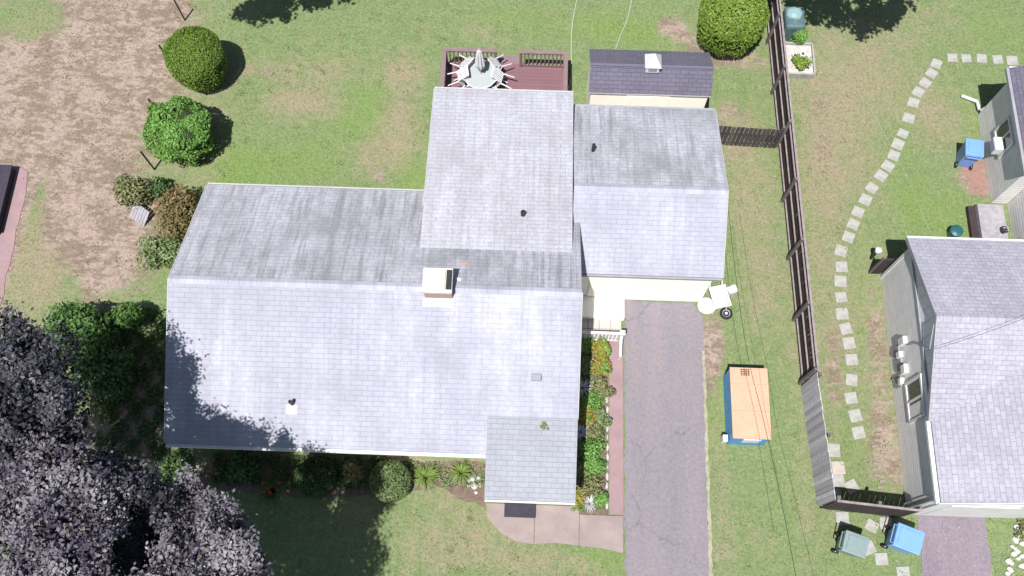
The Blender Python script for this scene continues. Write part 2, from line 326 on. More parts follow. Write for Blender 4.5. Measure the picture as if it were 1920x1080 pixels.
# ------------------------------------------------------------------ ground
LY = {}
def ground():
    x0, x1, y0, y1, st = -24, 24, -2, 27, .16
    xs = np.concatenate([[-90, -60, -35], np.arange(x0, x1, st), [35, 60, 90]]); ys = np.concatenate([[-70, -40, -15], np.arange(y0, y1, st), [40, 60, 95]])
    X, Y = np.meshgrid(xs, ys); nx, ny = len(xs), len(ys)
    Z = np.zeros_like(X)
    V = np.stack([X, Y, Z], -1).reshape(-1, 3)
    i = np.arange((nx - 1) * (ny - 1)); r, c = i // (nx - 1), i % (nx - 1); a = r * nx + c
    F = np.stack([a, a + 1, a + nx + 1, a + nx], 1)
    me = bpy.data.meshes.new('ground'); me.vertices.add(len(V)); me.loops.add(F.size); me.polygons.add(len(F))
    me.vertices.foreach_set('co', V.ravel()); me.loops.foreach_set('vertex_index', F.ravel())
    me.polygons.foreach_set('loop_start', np.arange(len(F)) * 4); me.polygons.foreach_set('loop_total', np.full(len(F), 4)); me.update()
    def layer(name, blobs, base=0.):
        D = np.full(X.shape, base)
        for u, v, ru, rv, am in blobs:
            p = P(u, v); sx = ru / 52.; sy = rv / 50.
            D += am * np.exp(-(((X - p.x) / sx) ** 2 + ((Y - p.y) / sy) ** 2) ** 1.3)
        me.attributes.new(name, 'FLOAT', 'POINT').data.foreach_set('value', np.clip(D, 0, 1).ravel().astype(np.float32))
        LY[name] = D
        return D
    layer('bare', [(150, 150, 240, 260, .95), (90, 420, 160, 150, .9), (200, 480, 90, 90, .8), (-80, 300, 200, 400, .8), (260, 10, 110, 60, .5), (230, 60, 110, 160, .5),
                   (60, 40, 75, 50, -1.3), (68, 400, 24, 110, -1.3), (90, 520, 60, 80, -1.0), (1262, 52, 38, 30, .95), (1385, 110, 80, 28, .75), (710, 330, 17, 17, .8),
                   (470, 140, 55, 22, .3), (1365, 212, 40, 32, .7), (1310, 85, 60, 30, .5), (1400, 285, 45, 22, .35), (1340, 640, 22, 62, .85), (1312, 690, 30, 70, .7), (1455, 490, 20, 60, .45), (1540, 250, 28, 130, .45), (1480, 380, 14, 260, .35), (1560, 720, 16, 80, .6), (1570, 640, 20, 60, .4), (1650, 740, 24, 120, .6), (1640, 590, 18, 70, .5),
                   (1660, 870, 42, 70, .55), (1555, 900, 26, 34, .85), (1820, 330, 34, 42, .8), (885, 900, 40, 40, .7), (770, 870, 60, 22, .5), (500, 870, 260, 30, .5), (260, 760, 90, 110, .6), (120, 760, 200, 120, .4), (255, 390, 60, 40, .4),
                   (1720, 700, 50, 260, .4), (1250, 120, 30, 300, 0), (950, 780, 60, 160, 0), (1335, 330, 20, 60, .3), (1010, 1040, 60, 30, .0), (1395, 700, 10, 10, 0), (1185, 960, 15, 15, 0)])
    layer('dry', [(330, 180, 60, 260, .6), (400, 250, 35, 200, .45), (570, 190, 90, 50, .75), (560, 130, 170, 26, .45), (760, 150, 45, 70, .7), (745, 260, 50, 70, .75), (690, 300, 50, 40, .5), (900, 60, 90, 28, .4), (640, 100, 120, 40, .2),
                  (1600, 140, 160, 110, .75), (1580, 300, 80, 110, .65), (1700, 30, 160, 60, .35), (1400, 340, 60, 100, .5), (1410, 450, 45, 120, .3), (1430, 560, 40, 120, .45), (1380, 250, 50, 60, .5), (1540, 520, 60, 300, .55), (1650, 650, 50, 250, .4), (1760, 230, 60, 70, .55), (1760, 380, 30, 40, .3),
                  (900, 990, 120, 55, .55), (1020, 1060, 130, 25, .55), (820, 920, 80, 30, .3), (800, 1040, 80, 40, .3), (1350, 900, 20, 200, .4), (1500, 800, 20, 200, .35), (1180, 150, 120, 40, .25), (1050, 40, 80, 30, .15), (60, 500, 90, 120, .9), (60, 60, 80, 60, .5), (1440, 1020, 120, 80, .2), (640, 960, 70, 60, .4), (1630, 1000, 90, 60, .1)], .05)
    layer('lush', [(520, 310, 140, 50, .8), (690, 190, 60, 60, .7), (640, 240, 90, 40, .5), (420, 330, 60, 50, .6), (770, 330, 40, 40, .8), (1200, 60, 110, 45, .8), (1000, 40, 160, 40, .6), (1420, 250, 40, 60, .2), (1690, 250, 40, 160, .55), (1740, 170, 60, 40, .4), (1760, 400, 90, 60, .8), (1830, 230, 40, 60, .5), (1620, 480, 30, 200, .5), (1350, 760, 30, 90, .7),
                   (960, 970, 60, 30, .7), (1130, 1050, 70, 26, .7), (880, 940, 40, 20, .5), (1600, 820, 40, 50, .5), (1860, 60, 80, 60, .6), (1620, 1050, 90, 50, .4), (1420, 950, 80, 120, .15), (600, 1000, 150, 60, .3)])
    m, n, l, b = nodes('lawn_and_soil')
    pos = N(n, 'ShaderNodeTexCoord').outputs['Object']
    A = lambda k: N(n, 'ShaderNodeAttribute', attribute_name=k).outputs['Fac']
    n1 = noise(n, l, .9, 6, pos, .7); n2 = noise(n, l, 2.6, 8, pos, .78); n3 = noise(n, l, 9, 6, pos, .85); n4 = noise(n, l, 26, 4, pos, .8)
    mp = N(n, 'ShaderNodeMapping'); mp.inputs['Scale'].default_value = (1, 2.1, 1); mp.inputs['Rotation'].default_value = (0, 0, .25); l.new(pos, mp.inputs[0])
    n5 = noise(n, l, 2.2, 8, mp.outputs[0], .8)
    def add(a, bb, k):
        x = N(n, 'ShaderNodeMath', operation='MULTIPLY_ADD'); l.new(bb, x.inputs[0]); x.inputs[1].default_value = k; l.new(a, x.inputs[2]); return x.outputs[0]
    def sub(a, k):
        x = N(n, 'ShaderNodeMath', operation='SUBTRACT'); l.new(a, x.inputs[0]); x.inputs[1].default_value = k; return x.outputs[0]
    def fac(att, k, lo, hi, sc=(.6, 1.0, .9)):
        f = add(A(att), sub(n1, .5), sc[0] * k); f = add(f, sub(n2, .5), sc[1] * k); f = add(f, sub(n3, .5), sc[2] * k); return ramp(n, l, f, lo, hi)
    grass = mixc(n, l, ramp(n, l, n2, .35, .65), (.135, .19, .075), (.19, .235, .115))
    grass = mixc(n, l, fac('lush', 1.8, .2, 1.0), grass, (.145, .225, .06))
    grass = mixc(n, l, fac('dry', 2.0, .2, 1.0), grass, (.275, .225, .155))
    grass = mixc(n, l, ramp(n, l, n3, .48, .64, 0, .7), grass, (.07, .105, .035))
    grass = mixc(n, l, ramp(n, l, n3, .47, .34, 0, .6), grass, (.28, .27, .14))
    soil = mixc(n, l, ramp(n, l, n2, .35, .65), (.375, .285, .245), (.295, .228, .195))
    soil = mixc(n, l, ramp(n, l, add(n5, sub(n1, .5), .7), .44, .56, 0, .8), soil, (.15, .115, .08))
    soil = mixc(n, l, ramp(n, l, n3, .48, .62, 0, .7), soil, (.14, .11, .075))
    soil = mixc(n, l, ramp(n, l, n3, .45, .3, 0, .5), soil, (.48, .37, .325))
    c = mixc(n, l, fac('bare', 1.9, .3, .75), grass, soil)
    c = mixc(n, l, ramp(n, l, n4, .52, .75, 0, .5), c, (.08, .085, .04))
    l.new(c, b.inputs['Base Color']); b.inputs['Roughness'].default_value = .95; b.inputs['Specular IOR Level'].default_value = .1
    bump(n, l, add(n3, n4, .6), .05, b, .7)
    me.materials.append(m)
    o = bpy.data.objects.new('ground', me); C.objects.link(o); tag(o, kind='structure')
    return xs, ys, np.clip(LY['bare'], 0, 1), np.clip(LY['dry'], 0, 1), np.clip(LY['lush'], 0, 1)
GX, GY, GB, GD, GL = ground()
def turf():
    "blades of grass, far too many to count: green ones on the lawn, straw coloured ones where it is worn"
    n = 230000; x = rng.uniform(-20.5, 19.5, n); y = rng.uniform(.2, 24.5, n)
    ok = np.ones(n, bool)
    for x0, x1, y0, y1 in ((-10.2, 1.6, 5.1, 13.0), (-3, 6.1, 10.9, 16.4), (-3.1, 1.3, 13, 19.7), (3.45, 6.0, -1, 11), (2.1, 6.1, 17.5, 19.1), (-.9, 3.4, 2.62, 5), (1.6, 3.4, 3.4, 10.6), (12.3, 24, 4.1, 11.9), (16.5, 24, 11, 18.4), (12.6, 14.7, -1, 4), (6.7, 7.85, 5.9, 8.15)):
        ok &= ~((x > x0) & (x < x1) & (y > y0) & (y < y1))
    x, y = x[ok], y[ok]; i = np.clip(np.searchsorted(GX, x) - 1, 0, len(GX) - 1); j = np.clip(np.searchsorted(GY, y) - 1, 0, len(GY) - 1)
    wob = (np.sin(x * 2.1 + np.sin(y * 1.7) * 2) + np.sin(y * 2.9 + np.sin(x * 2.3) * 2) + np.sin(x * 5.3 + y * 4.1)) / 6
    b = GB[j, i] + wob * .5; d = GD[j, i] + wob * .9; g = GL[j, i]
    keep = rng.uniform(size=len(x)) < np.clip(1.0 - b * .95, .10, 1) * (.35 + .65 * (wob > -.12)); x, y, b, d, g = x[keep], y[keep], b[keep], d[keep], g[keep]
    dr = (rng.uniform(size=len(x)) < np.clip(d * .8 + b * .9, 0.05, .95)); 
    for m, mat, nm in ((~dr, 'G_grn', 'grass'), (dr, 'G_dry', 'dry_grass')):
        px, py = x[m], y[m]; k = len(px); a = rng.uniform(0, 6.283, k); L = rng.uniform(.03, .075, k); h = rng.uniform(.015, .05, k); ww = rng.uniform(.007, .014, k)
        ca, sa = np.cos(a), np.sin(a); z0 = np.full(k, .002)
        V = np.stack([np.stack([px - sa * ww, py + ca * ww, z0], 1), np.stack([px + sa * ww, py - ca * ww, z0], 1), np.stack([px + ca * L, py + sa * L, h], 1)], 1).reshape(-1, 3)
        me = bpy.data.meshes.new(nm); me.vertices.add(3 * k); me.loops.add(3 * k); me.polygons.add(k)
        me.vertices.foreach_set('co', V.ravel()); me.loops.foreach_set('vertex_index', np.arange(3 * k)); me.polygons.foreach_set('loop_start', np.arange(k) * 3); me.polygons.foreach_set('loop_total', np.full(k, 3)); me.update()
        t = rng.uniform(0, .7, k) + (g[m] * .3 if nm == 'grass' else 0)
        me.attributes.new('tint', 'FLOAT', 'FACE').data.foreach_set('value', t); me.materials.append(M[mat])
        o = bpy.data.objects.new(nm, me); C.objects.link(o); tag(o, kind='stuff')
turf()
def asphalt(name, c1, c2, sc=.7):
    m, n, l, b = nodes(name); tc = N(n, 'ShaderNodeTexCoord').outputs['Object']
    mp = N(n, 'ShaderNodeMapping'); mp.inputs['Scale'].default_value = (1.5, .22, 1); l.new(tc, mp.inputs[0])
    a = noise(n, l, sc, 6, mp.outputs[0], .65); sp = noise(n, l, 16, 3, tc, .7); d = noise(n, l, 9, 5, tc, .8); f = noise(n, l, 70, 3, tc, .8)
    c = mixc(n, l, ramp(n, l, a, .35, .65), c1, c2)
    c = mixc(n, l, ramp(n, l, d, .5, .68, 0, .6), c, (.33, .25, .235))
    c = mixc(n, l, ramp(n, l, d, .46, .3, 0, .5), c, tuple(x * .6 for x in c2))
    c = mixc(n, l, ramp(n, l, sp, .62, .70, 0, .55), c, (.08, .07, .08))
    c = mixc(n, l, ramp(n, l, f, .45, .7, 0, .55), c, tuple(x * .55 for x in c2))
    wv = N(n, 'ShaderNodeTexNoise'); wv.inputs['Scale'].default_value = 1.3; wv.inputs['Detail'].default_value = 6; l.new(tc, wv.inputs['Vector'])
    va = N(n, 'ShaderNodeVectorMath', operation='MULTIPLY_ADD'); l.new(wv.outputs['Color'], va.inputs[0]); va.inputs[1].default_value = (1.6, 1.6, 0); l.new(tc, va.inputs[2])
    vo = N(n, 'ShaderNodeTexVoronoi', feature='DISTANCE_TO_EDGE'); l.new(va.outputs[0], vo.inputs['Vector']); vo.inputs['Scale'].default_value = .22
    c = mixc(n, l, ramp(n, l, vo.outputs[0], .0, .006, .4, 0), c, (.06, .055, .06))
    l.new(c, b.inputs['Base Color']); b.inputs['Roughness'].default_value = .9; b.inputs['Specular IOR Level'].default_value = .15
    bump(n, l, f, .012, b)
    return m
M['asphalt'] = asphalt('worn_asphalt', (.235, .20, .215), (.18, .172, .195))
M['asphalt2'] = asphalt('neighbour_asphalt', (.22, .185, .215), (.16, .135, .165))
def rag(pts, amp=.05, step=.25, seed=1):
    "outline with a slightly ragged edge"
    rr = random.Random(seed); out = []
    for i, p in enumerate(pts):
        q = pts[(i + 1) % len(pts)]; L = math.dist(p[:2], q[:2]); k = max(1, int(L / step))
        for j in range(k):
            t = j / k; a = amp if j else 0
            out.append((p[0] + (q[0] - p[0]) * t + rr.uniform(-a, a), p[1] + (q[1] - p[1]) * t + rr.uniform(-a, a)))
    return out
def sheet(name, pts, mat, z0=-.05, z1=.006, kind='structure'):
    return tag(MB().prism([(p[0], p[1]) for p in pts], z0, z1).build(name, mat), kind=kind)
sheet('driveway', rag([(3.42, 10.7), (3.40, -8), (6.02, -8), (6.02, 2), (6.08, 8.9), (6.1, 10.2), (5.8, 10.7)], .055, .16, 3), 'asphalt', z1=.012)
sheet('driveway_edging', rag([(6.03, 9.0), (6.0, -8), (6.10, -8), (6.12, 9.0)], .03, .14, 13), 'edging', z1=.022)
sheet('neighbour_driveway', rag([(12.62, 3.9), (12.4, -8), (14.7, -8), (14.72, 3.9)], .04, .25, 4), 'asphalt2', z1=.012)
def walk():
    bm = MB()
    bm.prism([(-.93, 3.75), (-.9, 3.3), (-.45, 2.85), (.0, 2.62), (.58, 2.55), (.58, 3.75)], -.05, .05)
    bm.prism([(.6, 2.55), (1.3, 2.62), (1.98, 2.55), (1.98, 3.75), (.6, 3.75)], -.05, .046)
    bm.prism([(2.0, 2.55), (2.7, 2.5), (3.36, 2.38), (3.36, 3.5), (2.0, 3.5)], -.05, .05)
    tag(bm.build('front_path', 'concrete'), kind='structure')
    tag(MB().prism([(2.93, 9.25), (3.38, 9.25), (3.38, 3.54), (2.93, 3.54)], -.05, .04).build('side_path', 'pinkpath'), kind='structure')
walk()
# left neighbour's cracked pink paving
sheet('paved_yard', rag([tuple(P(24, 310)[:2]), tuple(P(52, 322)[:2]), tuple(P(50, 350)[:2]), tuple(P(22, 480)[:2]), tuple(P(2, 570)[:2]), tuple(P(-60, 640)[:2]), tuple(P(-160, 500)[:2]), tuple(P(-140, 310)[:2])], .04, .3, 5), 'pinkpath', z1=.02)
sheet('flower_bed_soil', [(1.75, 9.2), (2.9, 9.2), (2.9, 3.5), (1.55, 3.5)], 'soil', z1=.02)
sheet('front_bed_soil', rag([(-9.8, 5.0), (-10.2, 3.9), (-6, 3.7), (-3.8, 3.9), (-2.5, 4.2), (-1, 3.6), (-.7, 5.0)], .08, .3, 6), 'soil', z1=.008)

# ------------------------------------------------------------------ the main house
def main_house():
    h = thing('house', (-4, 8, 0), 'single storey house with weathered pale grey shingle roof, brick chimney and attached garage', 'house')
    off = -Vector(h.location)
    def B(mb, name, mat, par=h, **k):
        o = mb.build(name, mat, par, **k)
        if par is h: o.location = off
        return o
    E0, E1, RZ, RY = 2.7, 2.7, 4.47, 9.3
    XL, XR = -10.39, 1.70
    # walls
    wl = MB()
    wl.prof([(5.15, 0), (5.15, 2.68), (9.3, 4.32), (12.9, 2.68), (12.9, 0)], XL + .22, XR - .22, 0)
    B(wl, 'wall', 'creamlap')
    wl = MB(); wl.prof([(12.0, 0), (12.0, 3.45), (16.7, 2.84), (16.7, 0)], -2.95, 1.22, 0); B(wl, 'wall', 'creamlap')
    wl = MB(); wl.prof([(10.74, 0), (10.74, 2.38), (13.1, 3.58), (16.3, 2.44), (16.3, 0)], 1.52, 6.02, 0)
    B(wl, 'wall', 'cream')
    wl = MB(); wl.prism([(-.7, 3.95), (1.48, 3.95), (1.48, 5.14), (-.7, 5.14)], 0, [2.42, 2.42, 2.55, 2.55]); B(wl, 'wall', 'creamlap')
    # roofs
    r = MB(); r.slab([(XL, 4.82, E0), (XR, 4.82, E0), (XR, RY, RZ), (XL, RY, RZ)], .13); rs = B(r, 'roof', ['roof', 'trim'])
    rs['label'] = 'pale south slope of the roof'
    r = MB(); r.slab([(XR, 13.25, E1), (XL, 13.25, E1), (XL, RY, RZ - .002), (XR, RY, RZ - .002)], .13); rn = B(r, 'roof', ['roof_n', 'trim'])
    rn['label'] = 'grey weathered north slope of the roof'
    z = lambda y: 3.0 + (16.93 - y) * .128
    r = MB(); r.slab([(1.44, 16.93, z(16.93)), (-3.2, 16.93, z(16.93)), (-3.2, 10.6, z(10.6)), (1.44, 10.6, z(10.6))], .14); ra = B(r, 'roof', ['roof_a', 'trim'])
    ra['label'] = 'low pitched worn roof over the rear addition'
    r = MB(); r.slab([(1.47, 10.67, 2.5), (6.26, 10.67, 2.5), (6.26, 13.1, 3.74), (1.47, 13.1, 3.74)], .12); rg = B(r, 'roof', ['roof', 'trim'])
    r = MB(); r.slab([(6.26, 16.74, 2.5), (1.47, 16.74, 2.5), (1.47, 13.1, 3.738), (6.26, 13.1, 3.738)], .12); B(r, 'roof', ['roof_n', 'trim'])
    r = MB(); r.slab([(-.93, 3.55, 2.5), (1.71, 3.55, 2.5), (1.71, 5.85, 3.13), (-.93, 5.85, 3.13)], .13); rp = B(r, 'roof', ['roof_p', 'trim']); rp['label'] = 'greyer low roof over the front porch'
    # ridge caps
    for x0, x1, y, zz in ((XL, XR, RY, RZ), (1.5, 6.26, 13.1, 3.74)):
        r = MB(); k = int((x1 - x0) / .28); 
        for i in range(k):
            a = x0 + (x1 - x0) * i / k; bq = x0 + (x1 - x0) * (i + 1.04) / k if i < k - 1 else x1 + .004
            r.face([(a, y - .13, zz - .035), (bq, y - .13, zz - .042), (bq, y, zz + .018), (a, y, zz + .026)], [(a + 20, 0), (bq + 20, 0), (bq + 20, .12), (a + 20, .12)])
            r.face([(a, y, zz + .026), (bq, y, zz + .018), (bq, y + .13, zz - .042), (a, y + .13, zz - .035)], [(a + 20, 0), (bq + 20, 0), (bq + 20, .12), (a + 20, .12)])
        B(r, 'ridge_cap', 'roof')
    # fascia and gutters
    B(MB().box(((XL - .93) / 2 - .0, 4.765, 2.585), (XL * -1 - .97, .10, .10)), 'gutter', 'white')
    B(MB().box(((XL - 3.24) / 2, 13.30, 2.63), (-XL - 3.26, .045, .11)), 'gutter', 'edge')
    B(MB().box((.39, 3.515, 2.42), (2.62, .05, .10)), 'gutter', 'white')
    B(MB().box((3.97, 10.63, 2.42), (4.56, .06, .11)), 'gutter', 'trim')
    B(MB().box((-.88, 16.97, 2.93), (4.64, .06, .12)), 'gutter', 'edge')
    B(MB().box((3.87, 16.78, 2.43), (4.76, .06, .11)), 'gutter', 'trim')
    for (x, ya, za, yb, zb) in ((XL - .012, 4.82, E0, RY, RZ), (XL - .012, 13.25, E1, RY, RZ), (6.275, 10.67, 2.5, 13.1, 3.74), (6.275, 16.74, 2.5, 13.1, 3.74), (-3.213, 16.93, z(16.93), 12.3, z(12.3)), (XR + .016, 4.0, 2.66, RY, RZ)):
        if za == 2.66: ya, za = 5.85, 3.14
        f = MB(); f.face([(x - .012, ya, za + .012), (x - .012, yb, zb + .012), (x - .012, yb, zb - .13), (x - .012, ya, za - .13)])
        f.face([(x + .012, ya, za + .012), (x + .012, ya, za - .13), (x + .012, yb, zb - .13), (x + .012, yb, zb + .012)])
        f.face([(x - .012, ya, za + .012), (x + .012, ya, za + .012), (x + .012, yb, zb + .012), (x - .012, yb, zb + .012)])
        B(f, 'rake_trim', 'edge')
    # chimney
    ch = MB(); ch.box((-2.46, 9.37, 4.50), (.80, .70, .56)); c = B(ch, 'chimney', 'brick', rs)
    MB().box((-2.48, 9.38, 4.83), (.86, .76, .12), bev=.015).build('cap', 'flash', c)
    MB().box((-2.57, 9.40, 4.91), (.62, .62, .05), bev=.012).build('flue_cover', 'flash', c)
    MB().box((-2.15, 9.40, 4.905), (.16, .60, .035)).build('flue_opening', 'dark', c)
    MB().slab([(-2.92, 8.78, 4.275), (-2.02, 8.78, 4.275), (-2.02, 9.015, 4.37), (-2.92, 9.015, 4.37)], .02, 0, 0).build('flashing', 'flash', c)
    MB().slab([(-2.02, 9.10, 4.415), (-1.95, 9.2, 4.45), (-1.83, 9.66, 4.33), (-2.02, 9.72, 4.31)], .02, 0, 0).build('flashing', 'white', c)
    # vents and pipes on the roofs
    def pipe(x, y, zz, rt, hh=.32, boot='trim', rad=.055):
        p = B(MB().lathe([(rad, -.05), (rad, hh), (rad * .75, hh), (rad * .75, hh - .06)], (x, y, zz), 14), 'vent_pipe', 'dark', rt, smooth=False)
        return p
    p = pipe(-6.65, 6.0, 3.17, rs); MB().slab([(-6.83, 5.72, 3.075), (-6.5, 5.72, 3.075), (-6.5, 5.98, 3.178), (-6.83, 5.98, 3.178)], .02, 0, 0).build('flashing', 'flash', p)
    q = P(981, 393, 4.0); pipe(q.x, q.y, z(q.y), ra, .22, rad=.075)
    q = P(1112, 281, 3.3); pipe(q.x, q.y, 3.3, rg, .35)
    q = P(1005, 708, 3.6); v = MB().box((q.x, q.y, 3.62), (.30, .20, .10), bev=.02); B(v, 'roof_vent', 'trim', rs)
    # moss and rust marks growing on the shingles
    q = P(1022, 795, 3.15); mo = MB(); rr = random.Random(3)
    for i in range(16): mo.blob((q.x + rr.gauss(0, .05), q.y + rr.gauss(0, .06), 3.10 + (q.y - 5.75) * .3 + rr.uniform(0, .02)), (rr.uniform(.02, .06),) * 2 + (.025,), .3, 1, seed=i)
    B(mo, 'moss_patch', 'moss', rp)
    q = P(872, 492, 4.1)
    mo = MB()
    for i in range(12):
        dx, dy = rr.uniform(-.02, .02) + (i - 6) * .018, rr.gauss(0, .018); mo.blob((q.x + dx, q.y + dy, RZ - (q.y + dy - RY) * .448 + .004), (rr.uniform(.028, .045),) * 2 + (.008,), .3, 1, seed=i)
    B(mo, 'rust_stain', 'rust', rn)
    # windows and doors in the walls
    def window(x0, x1, z0, z1, y, s=-1):
        wf = MB()
        for (a, bq, cc, d) in ((x0 - .06, x1 + .06, z0 - .07, z0), (x0 - .06, x1 + .06, z1, z1 + .07), (x0 - .06, x0, z0, z1), (x1, x1 + .06, z0, z1), ((x0 + x1) / 2 - .02, (x0 + x1) / 2 + .02, z0, z1)):
            wf.box(((a + bq) / 2, y + s * .02, (cc + d) / 2), (bq - a, .06, d - cc))
        o = B(wf, 'window', 'white'); MB().box(((x0 + x1) / 2, y + s * .006, (z0 + z1) / 2), (x1 - x0 - .004, .02, z1 - z0 - .004)).build('pane', 'glass', o)
    for x in (-9, -6.6, -4.4): window(x, x + 1.3, 1.0, 2.2, 5.15)
    window(-2.9, -1.2, .8, 2.2, 5.15)
    for x in (-9.2, -6.5): window(x, x + 1.2, 1.0, 2.2, 12.9, 1)
    window(-2.6, -1.6, 1.4, 2.4, 16.7, 1)
    d = B(MB().box((.35, 16.72, 1.5), (1.6, .05, 2.05)), 'door', 'white'); MB().box((.35, 16.75, 1.55), (1.4, .02, 1.8)).build('pane', 'glass', d)
    d = B(MB().box((.2, 3.93, 1.1), (.95, .05, 2.05)), 'door', 'brick'); MB().tube([(.55, 3.89, 1.05), (.55, 3.84, 1.05)], .03).build('handle', 'dark', d)
    g = MB()
    for k in range(4): g.box((4.75, 10.728, .32 + k * .53), (2.3, .04, .50), bev=.012)
    B(g, 'garage_door', 'cream')
    d = B(MB().box((2.6, 10.72, 1.32), (.9, .05, 2.0), bev=.01), 'door', 'cream')
    # entry stoop and tiled landing with its white railing
    B(MB().box((2.60, 10.34, .15), (1.62, .78, .30), bev=.02), 'stoop', 'cream')
    t = MB()
    for i in range(4):
        for j in range(2): t.box((2.02 + i * .375, 9.79 - j * .345 - .0, .06), (.35, .32, .12), bev=.008)
    B(MB().box((2.58, 9.62, .045), (1.5, .68, .09)), 'landing_base', 'trim')
    B(t, 'tiled_landing', 'tile')
main_house()

def railing():
    a = P(1092, 626, .1); b = P(1166, 630, .1)
    t = thing('porch_railing', (a.x, a.y, 0), 'short white picket railing beside the tiled landing', 'railing')
    L = 1.36; loc = lambda x, z, y=0: (x, y, z)
    MB().box((L / 2, 0, .92), (L, .09, .06), bev=.01).build('top_rail', 'plastic', t)
    MB().box((L / 2, 0, .14), (L, .05, .05)).build('bottom_rail', 'plastic', t)
    for i in range(11):
        MB().box((.06 + i * .125, 0, .52), (.04, .04, .76)).build('baluster', 'plastic', t)
    p = MB().box((L + .05, 0, .5), (.13, .13, 1.0), bev=.01); p.box((L + .05, 0, 1.02), (.17, .17, .05), bev=.01); p.build('post', 'plastic', t)
    MB().box((L + .03, -.32, .62), (.08, .62, .06), R=Matrix.Rotation(.45, 3, 'X')).build('hand_rail', 'plastic', t)
    p = MB().box((L + .03, -.6, .22), (.09, .09, .5)); p.build('post', 'plastic', t)
    t.location = (1.86, 9.22, 0)
railing()

# ------------------------------------------------------------------ deck, railing, table, chairs
DZ = .42
def deck():
    t = thing('deck', (-.95, 18.3, 0), 'reddish brown painted wooden deck with baluster railings behind the house', 'deck'); o = -Vector(t.location)
    def B(mb, name, mat, par=t):
        x = mb.build(name, mat, par)
        if par is t: x.location = o
        return x
    B(MB().box((-.95, 18.27, DZ - .04), (4.5, 2.84, .08)), 'decking', 'deckpaint')
    B(MB().box((-.95, 19.70, DZ - .16), (4.5, .03, .26)).box((-3.21, 18.27, DZ - .16), (.03, 2.84, .26)).box((1.31, 18.27, DZ - .16), (.03, 2.84, .26)), 'skirt', 'deckrail')
    B(MB().box((-.83, 19.85, .2), (.86, .28, .06)).box((-.83, 20.12, .08), (.86, .28, .05)), 'steps', 'deckrail')
    def run(p, q, sk=False):
        p, q = Vector(p), Vector(q); d = (q - p); L = d.length; a = math.atan2(d.y, d.x); m = (p + q) / 2
        r = B(MB().box((m.x, m.y, DZ + .93), (L + .12, .15, .04), a), 'railing', 'deckrail')
        MB().box((m.x, m.y, DZ + .86), (L, .04, .09), a).box((m.x, m.y, DZ + .08), (L, .04, .08), a).build('rail', 'deckrail', r)
        k = max(2, int(L / .145)); bb = MB()
        for i in range(k + 1):
            c = p.lerp(q, i / k); bb.box((c.x, c.y, DZ + .47), (.045, .045, .82), a)
        bb.build('balusters', 'deckrail', r)
        for c in (p, q): MB().box((c.x, c.y, DZ / 2 + .45), (.1, .1, DZ + .9), a).build('post', 'deckrail', r)
    run((-3.12, 19.6, 0), (-1.3, 19.6, 0)); run((-.38, 19.6, 0), (1.22, 19.6, 0))
    run((-3.14, 17.2, 0), (-3.14, 19.46, 0)); run((1.24, 17.2, 0), (1.24, 19.46, 0))
deck()
TC = P(901, 143, 1.0)
def table():
    t = thing('patio_table', (TC.x, TC.y, DZ), 'round glass topped patio table with tipped chairs leaning on it', 'table')
    m, n, l, b = nodes('clear_table_glass'); b.inputs['Base Color'].default_value = (.80, .86, .86, 1); b.inputs['Roughness'].default_value = .06
    b.inputs['Transmission Weight'].default_value = .6; b.inputs['IOR'].default_value = 1.45
    MB().lathe([(.56, .70), (.575, .705), (.575, .712), (.56, .717)], n=32).build('table_top', m, t)
    MB().lathe([(.58, .685), (.61, .69), (.61, .722), (.58, .726), (.578, .70)], n=32).build('rim', 'plastic', t)
    for k in range(4):
        a = k * math.pi / 2 + .5; MB().tube([(.1 * math.cos(a), .1 * math.sin(a), .45), (.45 * math.cos(a), .45 * math.sin(a), .3), (.5 * math.cos(a), .5 * math.sin(a), 0)], .022).build('leg', 'plastic', t)
    MB().lathe([(.04, 0), (.04, .7)], n=10).build('pole_sleeve', 'plastic', t)
    u = thing('patio_umbrella', (TC.x, TC.y, DZ + .717), 'closed white patio umbrella standing in the middle of the glass table', 'umbrella')
    MB().tube([(0, 0, 0), (0, 0, 1.55)], .02).build('pole', 'plastic', u)
    pr = []
    n = 16; mb = MB(); zs = (.38, .62, .9, 1.2, 1.42, 1.5); rs = (.085, .15, .13, .10, .06, .02)
    rings = [[(r * (1 + (.28 if k % 2 else -.2)) * math.cos(2 * math.pi * k / n), r * (1 + (.28 if k % 2 else -.2)) * math.sin(2 * math.pi * k / n), zz) for k in range(n)] for r, zz in zip(rs, zs)]
    for A, Bq in zip(rings, rings[1:]):
        for k in range(n): mb.face([A[k], A[(k + 1) % n], Bq[(k + 1) % n], Bq[k]])
    mb.face(rings[-1]); mb.build('canopy', 'white', u)
    MB().lathe([(.018, 1.5), (.024, 1.55), (.004, 1.62)], n=10).build('finial', 'plastic', u)
table()
def make_chair(label, group):
    t = thing('patio_chair', (0, 0, 0), label, 'chair', group)
    s = MB(); s.box((0, .0, .42), (.46, .44, .025), bev=.01).box((0, .22, .40), (.44, .03, .05)); s.build('seat', 'plastic', t)
    b = MB(); R = Matrix.Rotation(.22, 3, 'X')
    for x in (-.19, -.115, -.04, .04, .115, .19): b.box((x, -.285, .66), (.05, .018, .42), R=R)
    b.box((0, -.335, .88), (.46, .025, .09), R=R, bev=.01); b.build('backrest', 'plastic', t)
    for sx in (-1, 1):
        MB().tube([(sx * .21, .2, .42), (sx * .24, .25, .0)], [.028, .02], 6).build('leg', 'plastic', t)
        MB().tube([(sx * .20, -.2, .42), (sx * .24, -.27, .0)], [.028, .02], 6).build('leg', 'plastic', t)
        MB().tube([(sx * .235, .21, .40), (sx * .25, .2, .62), (sx * .25, .0, .645), (sx * .24, -.3, .64)], .024, 6).build('armrest', 'plastic', t)
    return t
